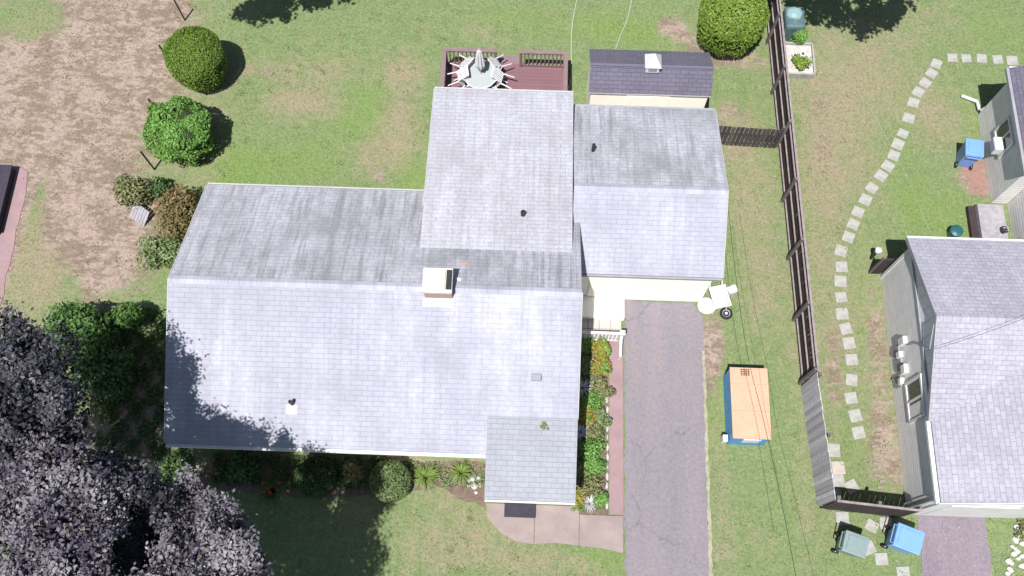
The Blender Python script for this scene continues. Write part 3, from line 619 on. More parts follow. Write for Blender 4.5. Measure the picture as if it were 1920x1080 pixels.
def chairs():
    spec = [(145, 1, 'white plastic patio chair tipped onto the table, at its upper left'), (38, 1, 'white plastic patio chair tipped onto the table, at its upper right'),
            (190, 1, 'white plastic patio chair tipped onto the table, at its left side'), (-12, 1, 'white plastic patio chair tipped onto the table, at its right side'),
            (243, 0, 'white plastic patio chair by the roof edge, left of its twin below the table'), (297, 0, 'white plastic patio chair by the roof edge, right of its twin below the table')]
    first = None
    for ang, tip, lab in spec:
        c = make_chair(lab, 'white chairs around the patio table') if first is None else copy_tree(first)
        if first is None: first = c
        c['label'] = lab; a = math.radians(ang)
        if tip:   # tipped forward: front edge of the seat rests on the table edge, legs stick out
            c.location = (TC.x + math.cos(a) * 1.08, TC.y + math.sin(a) * 1.08, DZ + .36)
            c.rotation_euler = Euler((math.radians(-62), 0, a + math.pi / 2), 'XYZ')
        else:
            c.location = (TC.x + math.cos(a) * .92, TC.y + math.sin(a) * .80, DZ)
            c.rotation_euler = Euler((0, 0, a + math.pi / 2), 'XYZ')
chairs()

# ------------------------------------------------------------------ shed
def shed():
    t = thing('garden_shed', (4.15, 18.4, 0), 'cream garden shed with dark shingled gable roof and white cupola', 'shed'); o = -Vector(t.location)
    def B(mb, name, mat, par=t):
        x = mb.build(name, mat, par)
        if par is t: x.location = o
        return x
    x0, x1, ys, yr, yn = 2.02, 6.22, 17.46, 18.22, 19.22
    B(MB().prof([(ys + .08, 0), (ys + .08, 2.16), (yr, 2.64), (yn - .08, 2.16), (yn - .08, 0)], x0 + .08, x1 - .08, 0), 'wall', 'cream')
    r = B(MB().slab([(x0, ys, 2.2), (x1, ys, 2.2), (x1, yr, 2.75), (x0, yr, 2.75)], .07).slab([(x1, yn, 2.2), (x0, yn, 2.2), (x0, yr, 2.749), (x1, yr, 2.749)], .07), 'roof', ['roof_dk', 'white'])
    MB().box(((x0 + x1) / 2, yr, 2.765), (x1 - x0, .10, .012)).build('ridge_cap', 'roof_dk', r)
    f = MB()
    for x in (x0 - .012,): f.face([(x, ys, 2.21), (x, ys, 2.05), (x, yr, 2.60), (x, yr, 2.76)]).__class__ if False else f.face([(x, ys, 2.21), (x, yr, 2.76), (x, yr, 2.6), (x, ys, 2.05)])
    f.face([(x0 - .012, yn, 2.21), (x0 - .012, yn, 2.05), (x0 - .012, yr, 2.60), (x0 - .012, yr, 2.76)]); B(f, 'rake_trim', 'white')
    cx = 4.12
    c = B(MB().box((cx, yr, 2.88), (.46, .46, .36), bev=.01), 'cupola', 'white')
    q = MB(); k = .28; z0, z1 = 3.04, 3.50
    cs = [(cx - k, yr - k, z0), (cx + k, yr - k, z0), (cx + k, yr + k, z0), (cx - k, yr + k, z0)]; ap = (cx, yr, z1)
    for i in range(4): q.face([cs[i], cs[(i + 1) % 4], ap])
    q.face(cs[::-1]); q.build('cupola_roof', 'plastic', c)
    MB().box((cx, yr - .237, 2.9), (.28, .02, .2)).build('louvre', 'trim', c)
    B(MB().box((4.1, ys + .06, 1.0), (1.5, .03, 1.85)), 'door', 'cream')
shed()

# ------------------------------------------------------------------ fences
def fence(a, b, h, lab, boards='wood', rails=3, railside=1, post='wood', pitch=.15, bw=.128, cap=None, npost=None, railmat='railwood', gap=0):
    a = Vector((a[0], a[1], 0)); b = Vector((b[0], b[1], 0)); d = b - a; L = d.length; ang = math.atan2(d.y, d.x)
    t = thing('wooden_fence', a, lab, 'fence', rz=ang); rr = random.Random(int(L * 100))
    bb = MB(); k = int(L / pitch)
    for i in range(k):
        bb.box(((i + .5) * L / k, rr.uniform(-.006, .006), h / 2 + rr.uniform(-.015, .02)), (bw, .02, h), R=Matrix.Rotation(rr.uniform(-.008, .008), 3, 'Y'))
    bb.build('boards', boards, t)
    for j in range(rails):
        z = .25 + j * (h - .45) / max(1, rails - 1)
        MB().box((L / 2, railside * .035, z), (L, .045, .055)).build('rail', railmat, t)
    n = npost or int(L / 2.4) + 1
    for i in range(n):
        MB().box((.05 + (L - .1) * i / (n - 1), railside * .085, h / 2 + .04), (.10, .10, h + .08), bev=.01).build('post', post, t)
    if cap: MB().box((L / 2, 0, h + .02), (L, .07, .03)).build('cap_rail', railmat, t)
    return t
fA = P(1447, -60); 
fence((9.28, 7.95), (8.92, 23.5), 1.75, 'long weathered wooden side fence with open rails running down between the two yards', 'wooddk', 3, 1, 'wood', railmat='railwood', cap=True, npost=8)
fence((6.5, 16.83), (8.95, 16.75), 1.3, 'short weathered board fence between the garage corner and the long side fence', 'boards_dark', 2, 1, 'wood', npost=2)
fence((9.50, 4.02), (9.24, 7.9), 1.75, 'silvery solid board fence beside the lower stepping stones', 'boards_silver', 2, -1, 'wood', npost=3, bw=.146)
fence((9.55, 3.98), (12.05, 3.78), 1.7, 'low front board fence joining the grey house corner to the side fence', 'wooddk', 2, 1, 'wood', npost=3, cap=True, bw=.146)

def weeds(name, n, mat, x0, x1, y0, y1, r, size):
    cx = rng.uniform(x0, x1, n); cy = rng.uniform(y0, y1, n); k = rng.integers(5, 22, n); idx = np.repeat(np.arange(n), k)
    m = len(idx); p = np.column_stack([cx[idx] + rng.normal(0, r, m), cy[idx] + rng.normal(0, r, m), rng.uniform(.02, .05, m)])
    tag(leaves(name, mat, p, np.tile((0, 0, 1.), (m, 1)), size, tilt=.45), kind='stuff')
weeds('lawn_weeds', 220, 'G_grn', -11, 11.8, 13.4, 23.5, .08, .03); weeds('lawn_weeds', 160, 'G_grn', 6.2, 12.1, .3, 17, .08, .028); weeds('lawn_weeds', 80, 'G_grn', -8, 3.2, .3, 3.5, .07, .028)
weeds('leaf_litter', 200, 'L_red', -19.5, -10.8, 4.5, 23.5, .16, .026); weeds('leaf_litter', 160, 'G_dry', 6.2, 16, 2, 23, .2, .028)
# ------------------------------------------------------------------ stepping stones
def stones():
    top = [(1786, 108), (1812, 109), (1841, 109), (1871, 111), (1898, 113)]
    cur = [(1756, 119), (1747, 137), (1735, 155), (1722, 172), (1713, 192), (1704, 221), (1693, 250), (1684, 270), (1676, 291), (1665, 311), (1652, 329), (1635, 352), (1623, 374), (1609, 397), (1591, 444),
           (1577, 470), (1578, 500), (1576, 527), (1577, 557), (1579, 588), (1586, 616), (1592, 643), (1597, 674), (1597, 712), (1596, 746), (1604, 779), (1610, 811)]
    cur.insert(14, (1600, 420))
    low = [(1563, 844, 'pale square stepping stone topmost of the cluster inside the fence corner'), (1572, 877, 'pinkish square stepping stone above its neighbour in the fence corner cluster'),
           (1571, 901, 'square stepping stone just below the pinkish one in the fence corner'), (1597, 912, 'tilted square stepping stone right of the pair in the fence corner'), (1563, 926, 'half buried pinkish stepping stone nearest the fence corner'),
           (1580, 972, 'white square stepping stone just outside the front fence above the green bin'), (1635, 986, 'square stepping stone between the green and blue bins'), (1661, 981, 'pale square stepping stone outside the fence just left of the blue bin'),
           (1629, 1027, 'square stepping stone tucked against the right side of the green bin'), (1653, 1048, 'tilted square stepping stone below the two bins'), (1694, 1074, 'square stepping stone at the bottom edge below the blue bin')]
    ords = ['first', 'second', 'third', 'fourth', 'fifth', 'sixth', 'seventh', 'eighth', 'ninth', 'tenth', 'eleventh', 'twelfth', 'thirteenth', 'fourteenth', 'fifteenth', 'sixteenth', 'seventeenth', 'eighteenth', 'nineteenth', 'twentieth', 'twenty-first', 'twenty-second', 'twenty-third', 'twenty-fourth', 'twenty-fifth', 'twenty-sixth', 'twenty-seventh', 'twenty-eighth']
    rr = random.Random(5)
    L = [(u, v, 0, 'square grey stepping stone, %s from the bend in the short top row' % ords[i]) for i, (u, v) in enumerate(top)]
    for i, (u, v) in enumerate(cur):
        p, q = cur[max(0, i - 1)], cur[min(len(cur) - 1, i + 1)]; a = math.atan2(-(q[1] - p[1]), q[0] - p[0]) + math.pi / 2
        L.append((u, v, a, 'square grey stepping stone, %s from the bend down the long curved row' % ords[i]))
    L += [(u, v, rr.uniform(-.5, .5) if i in (3, 6, 8, 9) else rr.uniform(-.1, .1), lab) for i, (u, v, lab) in enumerate(low)]
    for i, (u, v, a, lab) in enumerate(L):
        p = P(u, v, .03); s = rr.uniform(.37, .42)
        o = MB().box((0, 0, 0), (s, s * rr.uniform(.93, 1.03), .06), bev=.01).build('stepping_stone', 'stone2' if i in (34, 37) else 'stone')
        o.location = (p.x, p.y, .0); o.rotation_euler = (rr.uniform(-.02, .02), rr.uniform(-.02, .02), a + rr.uniform(-.08, .08))
        tag(o, lab, 'stepping stone', 'stepping stones in the neighbouring yard')
stones()

# ------------------------------------------------------------------ bins and other loose things
def bin_(loc, rz, mat, lab, hh=1.0, w=.56, d=.66, wheels=True):
    t = thing('wheelie_bin', (loc[0], loc[1], 0), lab, 'bin', rz=rz)
    b = MB(); k = .80; lo = [(-w * k / 2, -d * k / 2), (w * k / 2, -d * k / 2), (w * k / 2, d * k / 2), (-w * k / 2, d * k / 2)]; hi = [(-w / 2, -d / 2), (w / 2, -d / 2), (w / 2, d / 2), (-w / 2, d / 2)]
    for i in range(4):
        j = (i + 1) % 4; b.face([(*lo[i], .05), (*lo[j], .05), (*hi[j], hh - .06), (*hi[i], hh - .06)])
    b.face([(*p, .05) for p in lo[::-1]]); b.face([(*p, hh - .06) for p in hi]); b.box((0, 0, hh - .075), (w + .05, d + .05, .05), bev=.01); b.build('body', mat, t)
    l = MB(); l.box((0, -.01, hh - .02), (w + .08, d + .06, .06), bev=.025).box((0, -.0, hh + .018), (w - .12, d - .18, .03), bev=.014); lid = l.build('lid', mat, t)
    MB().box((0, d / 2 - .12, hh + .012), (w - .16, .02, .012)).build('groove', 'blackp', lid)
    MB().tube([(-w / 2 + .04, d / 2 + .02, hh - .08), (-w / 2 + .04, d / 2 + .1, hh - .06), (w / 2 - .04, d / 2 + .1, hh - .06), (w / 2 - .04, d / 2 + .02, hh - .08)], .018, 6).build('handle', mat, t)
    if wheels:
        for s in (-1, 1): MB().lathe([(.03, -.03), (.11, -.03), (.12, 0), (.11, .03), (.03, .03)], (s * (w * .42 + .03), d * .42, .12), 18, Matrix.Rotation(math.pi / 2, 3, 'Y')).build('wheel', 'blackp', t)
    return t
q = P(1604, 1020, 1.0); bin_(q, math.radians(72 + 0), 'greenbin', 'grey green wheelie bin with flat lid outside the front fence', 1.0)
q = P(1704, 1010, 1.05); bin_(q, math.radians(70), 'bluebin', 'bright blue wheelie bin by the neighbouring driveway below the front fence', 1.05, .64, .76)
q = P(1828, 277, 1.0); bin_(q, math.radians(-8 + 180), 'bluebin', 'blue wheelie bin under the neighbouring window with the air conditioner', 1.0, .56, .6)
q = P(1795, 432, .45)
t = thing('teal_tub', (q.x, q.y, 0), 'small round teal lidded tub above the grey roof edge', 'tub')
MB().lathe([(.17, 0), (.21, .38), (.22, .40)], n=20).build('body', 'teal', t); MB().lathe([(.225, .4), (.225, .43), (.12, .47), (.02, .48)], n=20).build('lid', 'teal', t)

def plybox():
    x0, x1, y0, y1, H = 6.68, 7.88, 5.88, 8.17, 1.05
    cx, cy = (x0 + x1) / 2, (y0 + y1) / 2
    t = thing('plywood_playhouse_box', (cx, cy, 0), 'long box with bare plywood top and bright blue painted sides on the grass', 'box')
    w, d = x1 - x0, y1 - y0
    b = MB()
    b.box((-w / 2 + .03, 0, H / 2), (.03, d - .06, H)).box((w / 2 - .03, 0, H / 2), (.03, d - .06, H)).box((0, -d / 2 + .03, H / 2), (w - .06, .03, H)).box((0, d / 2 - .03, H / 2), (w - .06, .03, H))
    b.build('side_walls', 'bluep', t)
    for i, (a, e) in enumerate(((-d / 2, -d / 2 + .88), (-d / 2 + .885, d / 2 - .54), (d / 2 - .535, d / 2))):
        MB().box((0, (a + e) / 2, H + .012), (w, e - a, .024)).build('top_sheet', 'ply', t)
    MB().box((.05, -d / 2 + .005, H - .35), (.55, .03, .42)).build('label_panel', 'plastic', t)
    MB().box((-w / 2 - .1, -d / 2 + .12, .35), (.16, .22, .3), bev=.02).build('side_pocket', 'plastic', t)
    g = thing('wire_rack', (cx - .12, cy + d / 2 - .16, H + .026), 'small dark wire rack lying on the plywood top', 'rack')
    m = MB()
    for i in range(4): m.box((0, -.09 + i * .06, .015), (.3, .014, .014)).box((-.11 + i * .073, 0, .03), (.014, .22, .014))
    m.build('grid', 'dark', g)
plybox()

def cart():
    p = P(1350, 556, .6); t = thing('garden_cart', (p.x, p.y, 0), 'white plastic garden cart with folded tray standing at the garage corner', 'cart', rz=.25)
    b = MB(); w, d, h0, h1 = .55, .75, .3, .62
    lo = [(-w * .35, -d * .38), (w * .35, -d * .38), (w * .35, d * .38), (-w * .35, d * .38)]; hi = [(-w / 2, -d / 2), (w / 2, -d / 2), (w / 2, d / 2), (-w / 2, d / 2)]
    for i in range(4): j = (i + 1) % 4; b.face([(*lo[i], h0), (*lo[j], h0), (*hi[j], h1), (*hi[i], h1)])
    b.face([(*p, h0) for p in lo[::-1]]); b.face([(*p, h0 + .12) for p in [(x * 1.1, y * 1.1) for x, y in lo]]); b.build('tray', 'plastic', t)
    MB().tube([(x, y, h1) for x, y in hi] + [(*hi[0], h1)], .025, 6).build('rim', 'plastic', t)
    for s in (-1, 1):
        MB().tube([(s * .2, -.3, .3), (s * .24, -.34, 0)], .022, 6).build('leg', 'plastic', t)
        MB().tube([(s * .2, .3, .45), (s * .22, .62, .72), (s * .14, .7, .74)], .024, 6).build('handle', 'plastic', t)
    MB().lathe([(.03, -.03), (.15, -.04), (.16, 0), (.15, .04), (.03, .03)], (0, .3, .16), 18, Matrix.Rotation(math.pi / 2, 3, 'Y')).build('wheel', 'blackp', t)
    p = P(1374, 541, .4); k = thing('plastic_crate', (p.x, p.y, 0), 'small white plastic crate standing right behind the garden cart', 'crate', rz=.4)
    c = MB()
    for s in (-1, 1): c.box((s * .15, 0, .17), (.02, .24, .34)).box((0, s * .12, .17), (.28, .02, .34))
    c.box((0, 0, .3), (.28, .22, .02)); c.build('body', 'plastic', k); MB().box((0, -.135, .3), (.12, .015, .03)).build('grip', 'trim', k)
    p = P(1324, 574, .15); tb = thing('washing_tub', (p.x, p.y, 0), 'shallow pale aqua tub on the driveway edge beside the cart', 'tub')
    MB().lathe([(.2, 0), (.26, .17), (.28, .18), (.27, .19), (.2, .05), (.02, .04)], n=22).build('bowl', 'aqua', tb)
    MB().lathe([(.272, .175), (.295, .18), (.295, .195), (.272, .2)], n=22).build('rim', 'plastic', tb)
    p = P(1362, 587, .1); wt = thing('spare_wheel', (p.x, p.y, 0), 'small black tyred wheel lying flat on the grass', 'wheel')
    pr = [(.125, .03), (.14, .0), (.18, -.0), (.21, .03), (.215, .06), (.205, .10), (.17, .12), (.135, .11), (.125, .08)]
    MB().lathe(pr, n=28).build('tyre', 'tire', wt, smooth=True)
    MB().lathe([(.13, .03), (.13, .085), (.10, .075), (.05, .07), (.045, .10), (.02, .105)], n=24).build('rim', 'plastic', wt)
    p = P(1300, 572, .05)
cart()

# door mat and step
t = MB().box((0, 0, .05), (.98, .42, .10), bev=.012).build('door_mat', 'mat'); p = P(975, 956, .1); t.location = (p.x, p.y - .02, .046)
tag(t, 'dark rubber doormat step on the pink front path', 'doormat')

# stakes along the bare strip
for i, (u, v, lab) in enumerate([(347, 38, 'dark stake topmost, at the upper edge beside the bare soil'), (322, 124, 'dark stake half hidden behind the upper round topiary'), (303, 222, 'dark stake half hidden behind the light green round bush'), (290, 318, 'dark leaning stake standing clear below the light green bush')]):
    p = P(u, v); t = thing('fence_stake', p, lab, 'stake', 'dark stakes in a line beside the bare soil')
    MB().box((0, 0, .65), (.05, .05, 1.3), rz=.3).build('post', 'dark', t); MB().box((0, 0, 1.31), (.065, .065, .03), rz=.3).build('cap', 'dark', t)

# left neighbour shed roof corner
def leftshed():
    a = P(23, 309, .4); x1, y1 = a.x, a.y; x0, y0 = x1 - 3, y1 - 2.7
    t = thing('raised_platform', (x1 - 1.5, y1 - 1.3, 0), 'low dark covered platform on the cracked pink paving at the left edge', 'platform')
    MB().box((0, 0, .17), (2.9, 2.5, .34)).build('frame', 'wooddk', t)
    MB().box((0, 0, .37), (3.0, 2.6, .06), bev=.01).build('cover', 'mat', t)
leftshed()

# raised bed with pots and a covered heap in the upper right
def raised():
    a, b = P(1469, 145), P(1519, 90); cx, cy = (a.x + b.x) / 2, (a.y + b.y) / 2; w = b.x - a.x; d = b.y - a.y
    t = thing('raised_garden_bed', (cx, cy, 0), 'weathered grey timber raised garden bed beside the side fence', 'garden bed')
    for x, y, sx, sy in ((0, -d / 2, w, .06), (0, d / 2, w, .06), (-w / 2, 0, .06, d - .065), (w / 2, 0, .06, d - .065)):
        MB().box((x, y, .15), (sx, sy, .30), bev=.008).build('board', 'stone', t)
    MB().box((0, 0, .1), (w - .07, d - .07, .2)).build('soil', 'rock', t)
    for i, (dx, dy, lab) in enumerate(((-.16, .08, 'small white flower pot left in the raised bed'), (.12, .14, 'small white flower pot upper right in the raised bed'), (.1, -.04, 'small white flower pot lower right in the raised bed'))):
        k = thing('flower_pot', (cx + dx, cy + dy, .2), lab, 'pot', 'flower pots in the raised bed')
        MB().lathe([(.07, 0), (.1, .17), (.115, .18), (.105, .19), (.085, .15), (.01, .14)], n=16).build('pot', 'white', k)
        leaves('foliage', 'L_dk', sph(40) * .05 + np.array([0, 0, .17]), sph(40), .03, k)
    shrub(P(1497, 128).x, P(1497, 128).y - .1, .33, .55, 'L_yel', 900, .05, 'bushy yellow green plant growing low in the raised bed', 'plant', z0=.2)
    shrub(P(1490, 72).x, P(1490, 72).y - .2, .42, .9, 'L_brt', 1300, .05, 'tall bright green plant between raised bed and covered heap', 'plant')
    p = P(1487, 35, .3); t = thing('covered_grill', (p.x - .1, p.y - .35, 0), 'grill under a grey green tarp cover against the side fence', 'grill')
    m = MB(); rr = random.Random(9)
    m.box((0, 0, .45), (.75, .95, .9), bev=.12).build('cover', 'tarp', t); MB().blob((-.05, .12, .92), (.32, .3, .16), .08, 2, seed=2).build('hood', 'aqua', t)
    for sx in (-1, 1):
        MB().lathe([(.02, -.02), (.07, -.02), (.07, .02), (.02, .02)], (sx * .3, -.3, .07), 12, Matrix.Rotation(math.pi / 2, 3, 'Y')).build('wheel', 'blackp', t)

# ------------------------------------------------------------------ plants
def shrub(x, y, r, h, mat, n, ls, label, cat='bush', group=None, z0=0., name='shrub', clump=7, core=True, seed=0):
    t = thing(name, (x, y, z0), label, cat, group); rr = np.random.default_rng(seed + int(abs(x) * 100))
    cs = np.column_stack([rr.normal(0, .34 * r, clump), rr.normal(0, .34 * r, clump), rr.uniform(.35, .72, clump) * h]); cs[0] = (0, 0, h * .5)
    rad = rr.uniform(.42, .66, clump) * min(r, h); rad[0] = r * .72
    per = n // clump; pts = []; nr = []; tn = []
    for c, q in zip(cs, rad):
        d = sph(per); k = rng.uniform(.62, 1.08, (per, 1)); s = np.array([q, q, min(q, h * .5)]); s = s * np.array([1, 1, 1.0])
        pts.append(c + d * s * k); nr.append(d + np.array([0, 0, .4])); base = rr.uniform(-.2, .2)
        tn.append(rng.uniform(0, .8, per) + base + (k[:, 0] - .8) * .6)
    pts = np.concatenate(pts); pts[:, 2] = np.abs(pts[:, 2])
    leaves('foliage', mat, pts, np.concatenate(nr), ls, t, np.concatenate(tn))
    st = MB()
    for k in range(5):
        a = k * 1.26 + x; st.tube([(0, 0, -.02), (.25 * r * math.cos(a), .25 * r * math.sin(a), h * .35), (.5 * r * math.cos(a), .5 * r * math.sin(a), h * .6)], [.02, .014, .006], 5)
    st.build('stem', 'bark', t)
    return t
TT = 0
def topiary(x, y, r, h, mat, label, n=9000, ls=.045, rough=.04, flat=.75, name='topiary_bush', zmax=.45, clumps=0):
    "clipped round shrub: a dense shell of small leaves over twiggy wood"
    t = thing(name, (x, y, 0), label, 'bush')
    d = sph(n); d[:, 2] = np.abs(d[:, 2]) * np.where(rng.uniform(size=n) < .30, -1, 1)
    e = 2.5
    k = (np.abs(d[:, 0]) ** e + np.abs(d[:, 1]) ** e + np.abs(d[:, 2]) ** e) ** (-1 / e); k[:] = (np.hypot(d[:, 0], d[:, 1]) ** e + np.abs(d[:, 2]) ** e) ** (-1 / e)
    zc = h * zmax; up = h - zc; dn = zc - .08
    sc = np.where(d[:, 2] > 0, up, dn)
    wob = 1 + rough * (np.sin(d[:, 0] * 7 + x) * np.cos(d[:, 1] * 6 + y) + .6 * np.sin(d[:, 2] * 11 + d[:, 0] * 5))
    if clumps:
        cc = sph(clumps); dd = (d @ cc.T).max(1); wob += rough * 2.2 * (np.clip(dd, .8, 1) - .93) / .07 * .5
    kk = (k * wob * rng.uniform(.93, 1.02, n))[:, None]
    pts = d * kk * np.column_stack([np.full(n, r), np.full(n, r), sc]); pts[:, 2] += zc
    leaves('foliage', mat, pts, d, ls, t, rng.uniform(0, 1, n) * .8 + (wob - 1) / rough * .12, tilt=.7)
    b = MB(); b.lathe([(.25 * r, .06), (r * .8, zc * .55), (r * .88, zc), (r * .8, zc + up * .5), (r * .5, zc + up * .78), (.05, zc + up * .86)], n=20); b.build('core', 'core', t)
    MB().tube([(0, 0, -.02), (0, 0, zc)], [.07, .04], 7).build('trunk', 'bark', t)
    return t
def grassy(x, y, r, h, mat, n, label, cat='plant', wdt=.02, name='strap_leaved_plant', fl=None, nf=0, group=None):
    t = thing(name, (x, y, 0), label, cat, group); blades('foliage', mat, n, r, h, t, wdt)
    if fl:
        for i in range(nf):
            a = random.uniform(0, 6.28); q = random.uniform(.1, .8) * r; c = np.array([q * math.cos(a), q * math.sin(a), h * .95])
            leaves('flower', fl, sph(14) * .045 + c, sph(14), .035, t)
    else: MB().blob((0, 0, .03), (.05, .05, .05), .2, 1).build('crown_base', 'bark', t)
    return t
raised()
q = P(366, 110, 1.2); topiary(-12.07, 18.92, 1.03, 2.3, 'L_box', 'dense dark green clipped round topiary, upper of two beside the bare soil', 20000, .035, .03, zmax=.62)
topiary(-12.2, 16.02, 1.0, 2.1, 'L_brt', 'bright light green round bush, lower of two beside the bare soil', 12000, .055, .13, name='round_bush', clumps=60, zmax=.6)
topiary(7.22, 21.15, 1.20, 2.9, 'L_yel', 'big yellow green clipped bush between the dark shed and side fence', 20000, .042, .04, zmax=.62)
p = P(600, 885); topiary(p.x - .0, p.y - .25, .62, 1.1, 'L_dk', 'dark round clipped bush in the shaded front bed', 5000, .035, .03)
p = P(737, 893); topiary(p.x, p.y - .25, .64, 1.15, 'L_sage', 'pale sage round clipped bush at the edge of the tree shade', 6000, .035, .03)
# shrubs at the left house corner
for (u, v, r, h, mat, n, lab) in [(255, 362, .72, 1.0, 'L_olv', 2600, 'loose olive shrub with pale flower heads beside the bare soil'), (300, 352, .40, .8, 'L_dk', 1200, 'small dark green shrub between olive shrub and bronze bush'),
                                  (335, 405, .84, 1.5, 'L_red', 5000, 'bronze and green leaved shrub at the rear left house corner'), (303, 470, .62, .8, 'L_sage', 2200, 'low pale green shrub below the bronze bush'),
                                  (160, 632, 1.2, 2.2, 'L_mid', 9000, 'big bright green leafy shrub left of the house front'), (238, 590, .62, 1.6, 'L_mid', 3200, 'deep green leafy shrub against the left house wall'),
                                  (190, 700, 1.0, 1.4, 'L_dk', 4200, 'dark green shrub in shade below the bright leafy shrub'),
                                  (330, 880, .55, .8, 'L_dk', 1500, 'small dark shrub in deep shade at the front left corner'), (450, 880, .6, .7, 'L_dk', 1500, 'low dark shrub in the shaded bed under the front gutter')]:
    p = P(u, v, h * .5); shrub(p.x, p.y, r, h, mat, n, .06 if r < .9 else .075, lab, clump=9 if r < .9 else 14)
# low grey board behind the olive shrub
p = P(262, 402, .2); t = thing('leaning_board', (p.x, p.y, 0), 'weathered grey slatted board leaning beneath the olive shrub', 'board', rz=-.6)
m = MB()
for i in range(6): m.box((-.3 + i * .12, 0, .22), (.105, .03, .62), R=Matrix.Rotation(-.9, 3, 'X'))
m.build('slats', 'woodsilver', t); MB().box((0, .03, .2), (.74, .03, .06), R=Matrix.Rotation(-.9, 3, 'X')).build('batten', 'wood', t)
# front bed plants
p = P(800, 890); grassy(p.x, p.y - .1, .55, .55, 'L_spk', 150, 'lime green strap leaved plant, left of two in the sunny front bed', wdt=.026)
p = P(865, 882); grassy(p.x, p.y - .1, .5, .5, 'L_spk', 120, 'lime green strap leaved plant, right of two in the sunny front bed', wdt=.026)
p = P(515, 915); grassy(p.x, p.y - .1, .6, .6, 'L_dk', 160, 'dark daylily clump with red flowers in the tree shade', fl='F_red', nf=7)
p = P(665, 885); grassy(p.x, p.y - .1, .5, .5, 'L_olv', 140, 'olive daylily clump between the two round clipped bushes', fl='F_org', nf=3)
rr = random.Random(21)
# flower bed along the house
bed = [(1.75 + .32, 8.95, .30, .5, 'L_brt', 'lush green plant at the top of the side bed by the railing'), (2.62, 8.85, .27, .5, 'L_yfl', 'yellow flowering plant topmost beside the pink path'), (2.15, 8.25, .33, .45, 'L_sage', 'pale green plant below the lush one by the house wall'),
       (2.62, 8.25, .30, .5, 'L_yfl', 'yellow flowering plant second from the top of the bed'), (2.6, 7.65, .28, .45, 'L_olv', 'olive plant with gold flower heads beside the pink path'), (2.05, 7.55, .25, .4, 'L_wht', 'silvery white leaved plant higher up the side bed'),
       (2.35, 7.15, .30, .4, 'L_brt', 'green ground plant in the middle of the side bed'), (2.15, 6.6, .28, .4, 'L_yfl', 'yellow flowering plant by the wall halfway down the bed'), (2.6, 6.65, .24, .35, 'L_sage', 'pale plant against the white edging stones'),
       (2.0, 6.1, .24, .35, 'L_wht', 'silvery white leaved plant halfway down the side bed'), (2.45, 6.1, .24, .3, 'L_olv', 'dull olive ground plant halfway down the side bed'), (2.3, 5.5, .40, .5, 'L_brt', 'largest vivid green plant low in the side bed'),
       (2.5, 5.0, .30, .4, 'L_brt', 'vivid green plant just below the largest one'), (1.95, 4.85, .22, .3, 'L_olv', 'small olive plant next to the house wall'), (2.35, 4.4, .32, .4, 'L_olv', 'grey green plant near the bottom of the side bed'),
       (1.9, 3.98, .24, .35, 'L_yfl', 'orange yellow flowering plant by the porch corner'), (2.3, 3.85, .24, .35, 'L_wht', 'silvery white leaved plant by the lower path'), (2.65, 4.0, .24, .35, 'L_brt', 'small green plant at the bottom corner of the side bed')]
for i, (x, y, r, h, mat, lab) in enumerate(bed):
    r *= 1.22
    if mat == 'L_wht':
        grassy(x, y, r * 1.35, h, mat, 60, lab, wdt=.022)
    else:
        t = shrub(x, y, r, h, 'L_brt' if mat == 'L_yfl' else mat, 900, .045, lab, 'plant', name='bedding_plant', clump=7)
        if mat == 'L_yfl':
            n = 260; a = rng.uniform(0, 6.28, n); q = np.sqrt(rng.uniform(0, 1, n)) * r * .95
            leaves('flowers', mat, np.column_stack([q * np.cos(a), q * np.sin(a), h * (1.0 - .4 * (q / r) ** 2) + rng.uniform(-.05, .06, n)]), np.tile((0, 0, 1.), (n, 1)), .04, t)
def cover(name, x0, x1, y0, y1, n, mat, size=.035):
    "low ground cover nobody could count"
    p = np.column_stack([rng.uniform(x0, x1, n), rng.uniform(y0, y1, n), rng.uniform(.03, .16, n)])
    k = np.sin(p[:, 0] * 7 + 1) * np.sin(p[:, 1] * 5.3) + .6 * np.sin(p[:, 0] * 17) * np.sin(p[:, 1] * 13) > -.35
    p = p[k]; o = leaves(name, mat, p, np.tile((0, 0, 1.), (len(p), 1)), size); tag(o, kind='stuff')
cover('ground_cover', 1.72, 2.86, 3.6, 9.15, 5200, 'L_sage'); cover('ground_cover', -9.7, -3.4, 4.0, 5.0, 9000, 'L_dk', .045); cover('ground_cover', -3.6, -1.0, 4.2, 4.95, 1300, 'L_sage', .04)
cover('ground_cover', -13.6, -10.5, 4.6, 9.8, 11000, 'L_dk', .05)
# white edging stones
for i in range(12):
    y = 7.2 - i * .31; o = MB().blob((0, 0, 0), (.055, .145, .07), .1, 2, seed=i).build('edging_stone', 'rock'); o.location = (2.86 + rr.uniform(-.02, .02), y, .05)
    tag(o, 'white edging stone beside the pink path, %s in its line' % ['topmost', 'second', 'third', 'fourth', 'fifth', 'sixth', 'seventh', 'eighth', 'ninth', 'tenth', 'eleventh', 'lowest'][i], 'edging stone', 'white edging stones of the side bed')
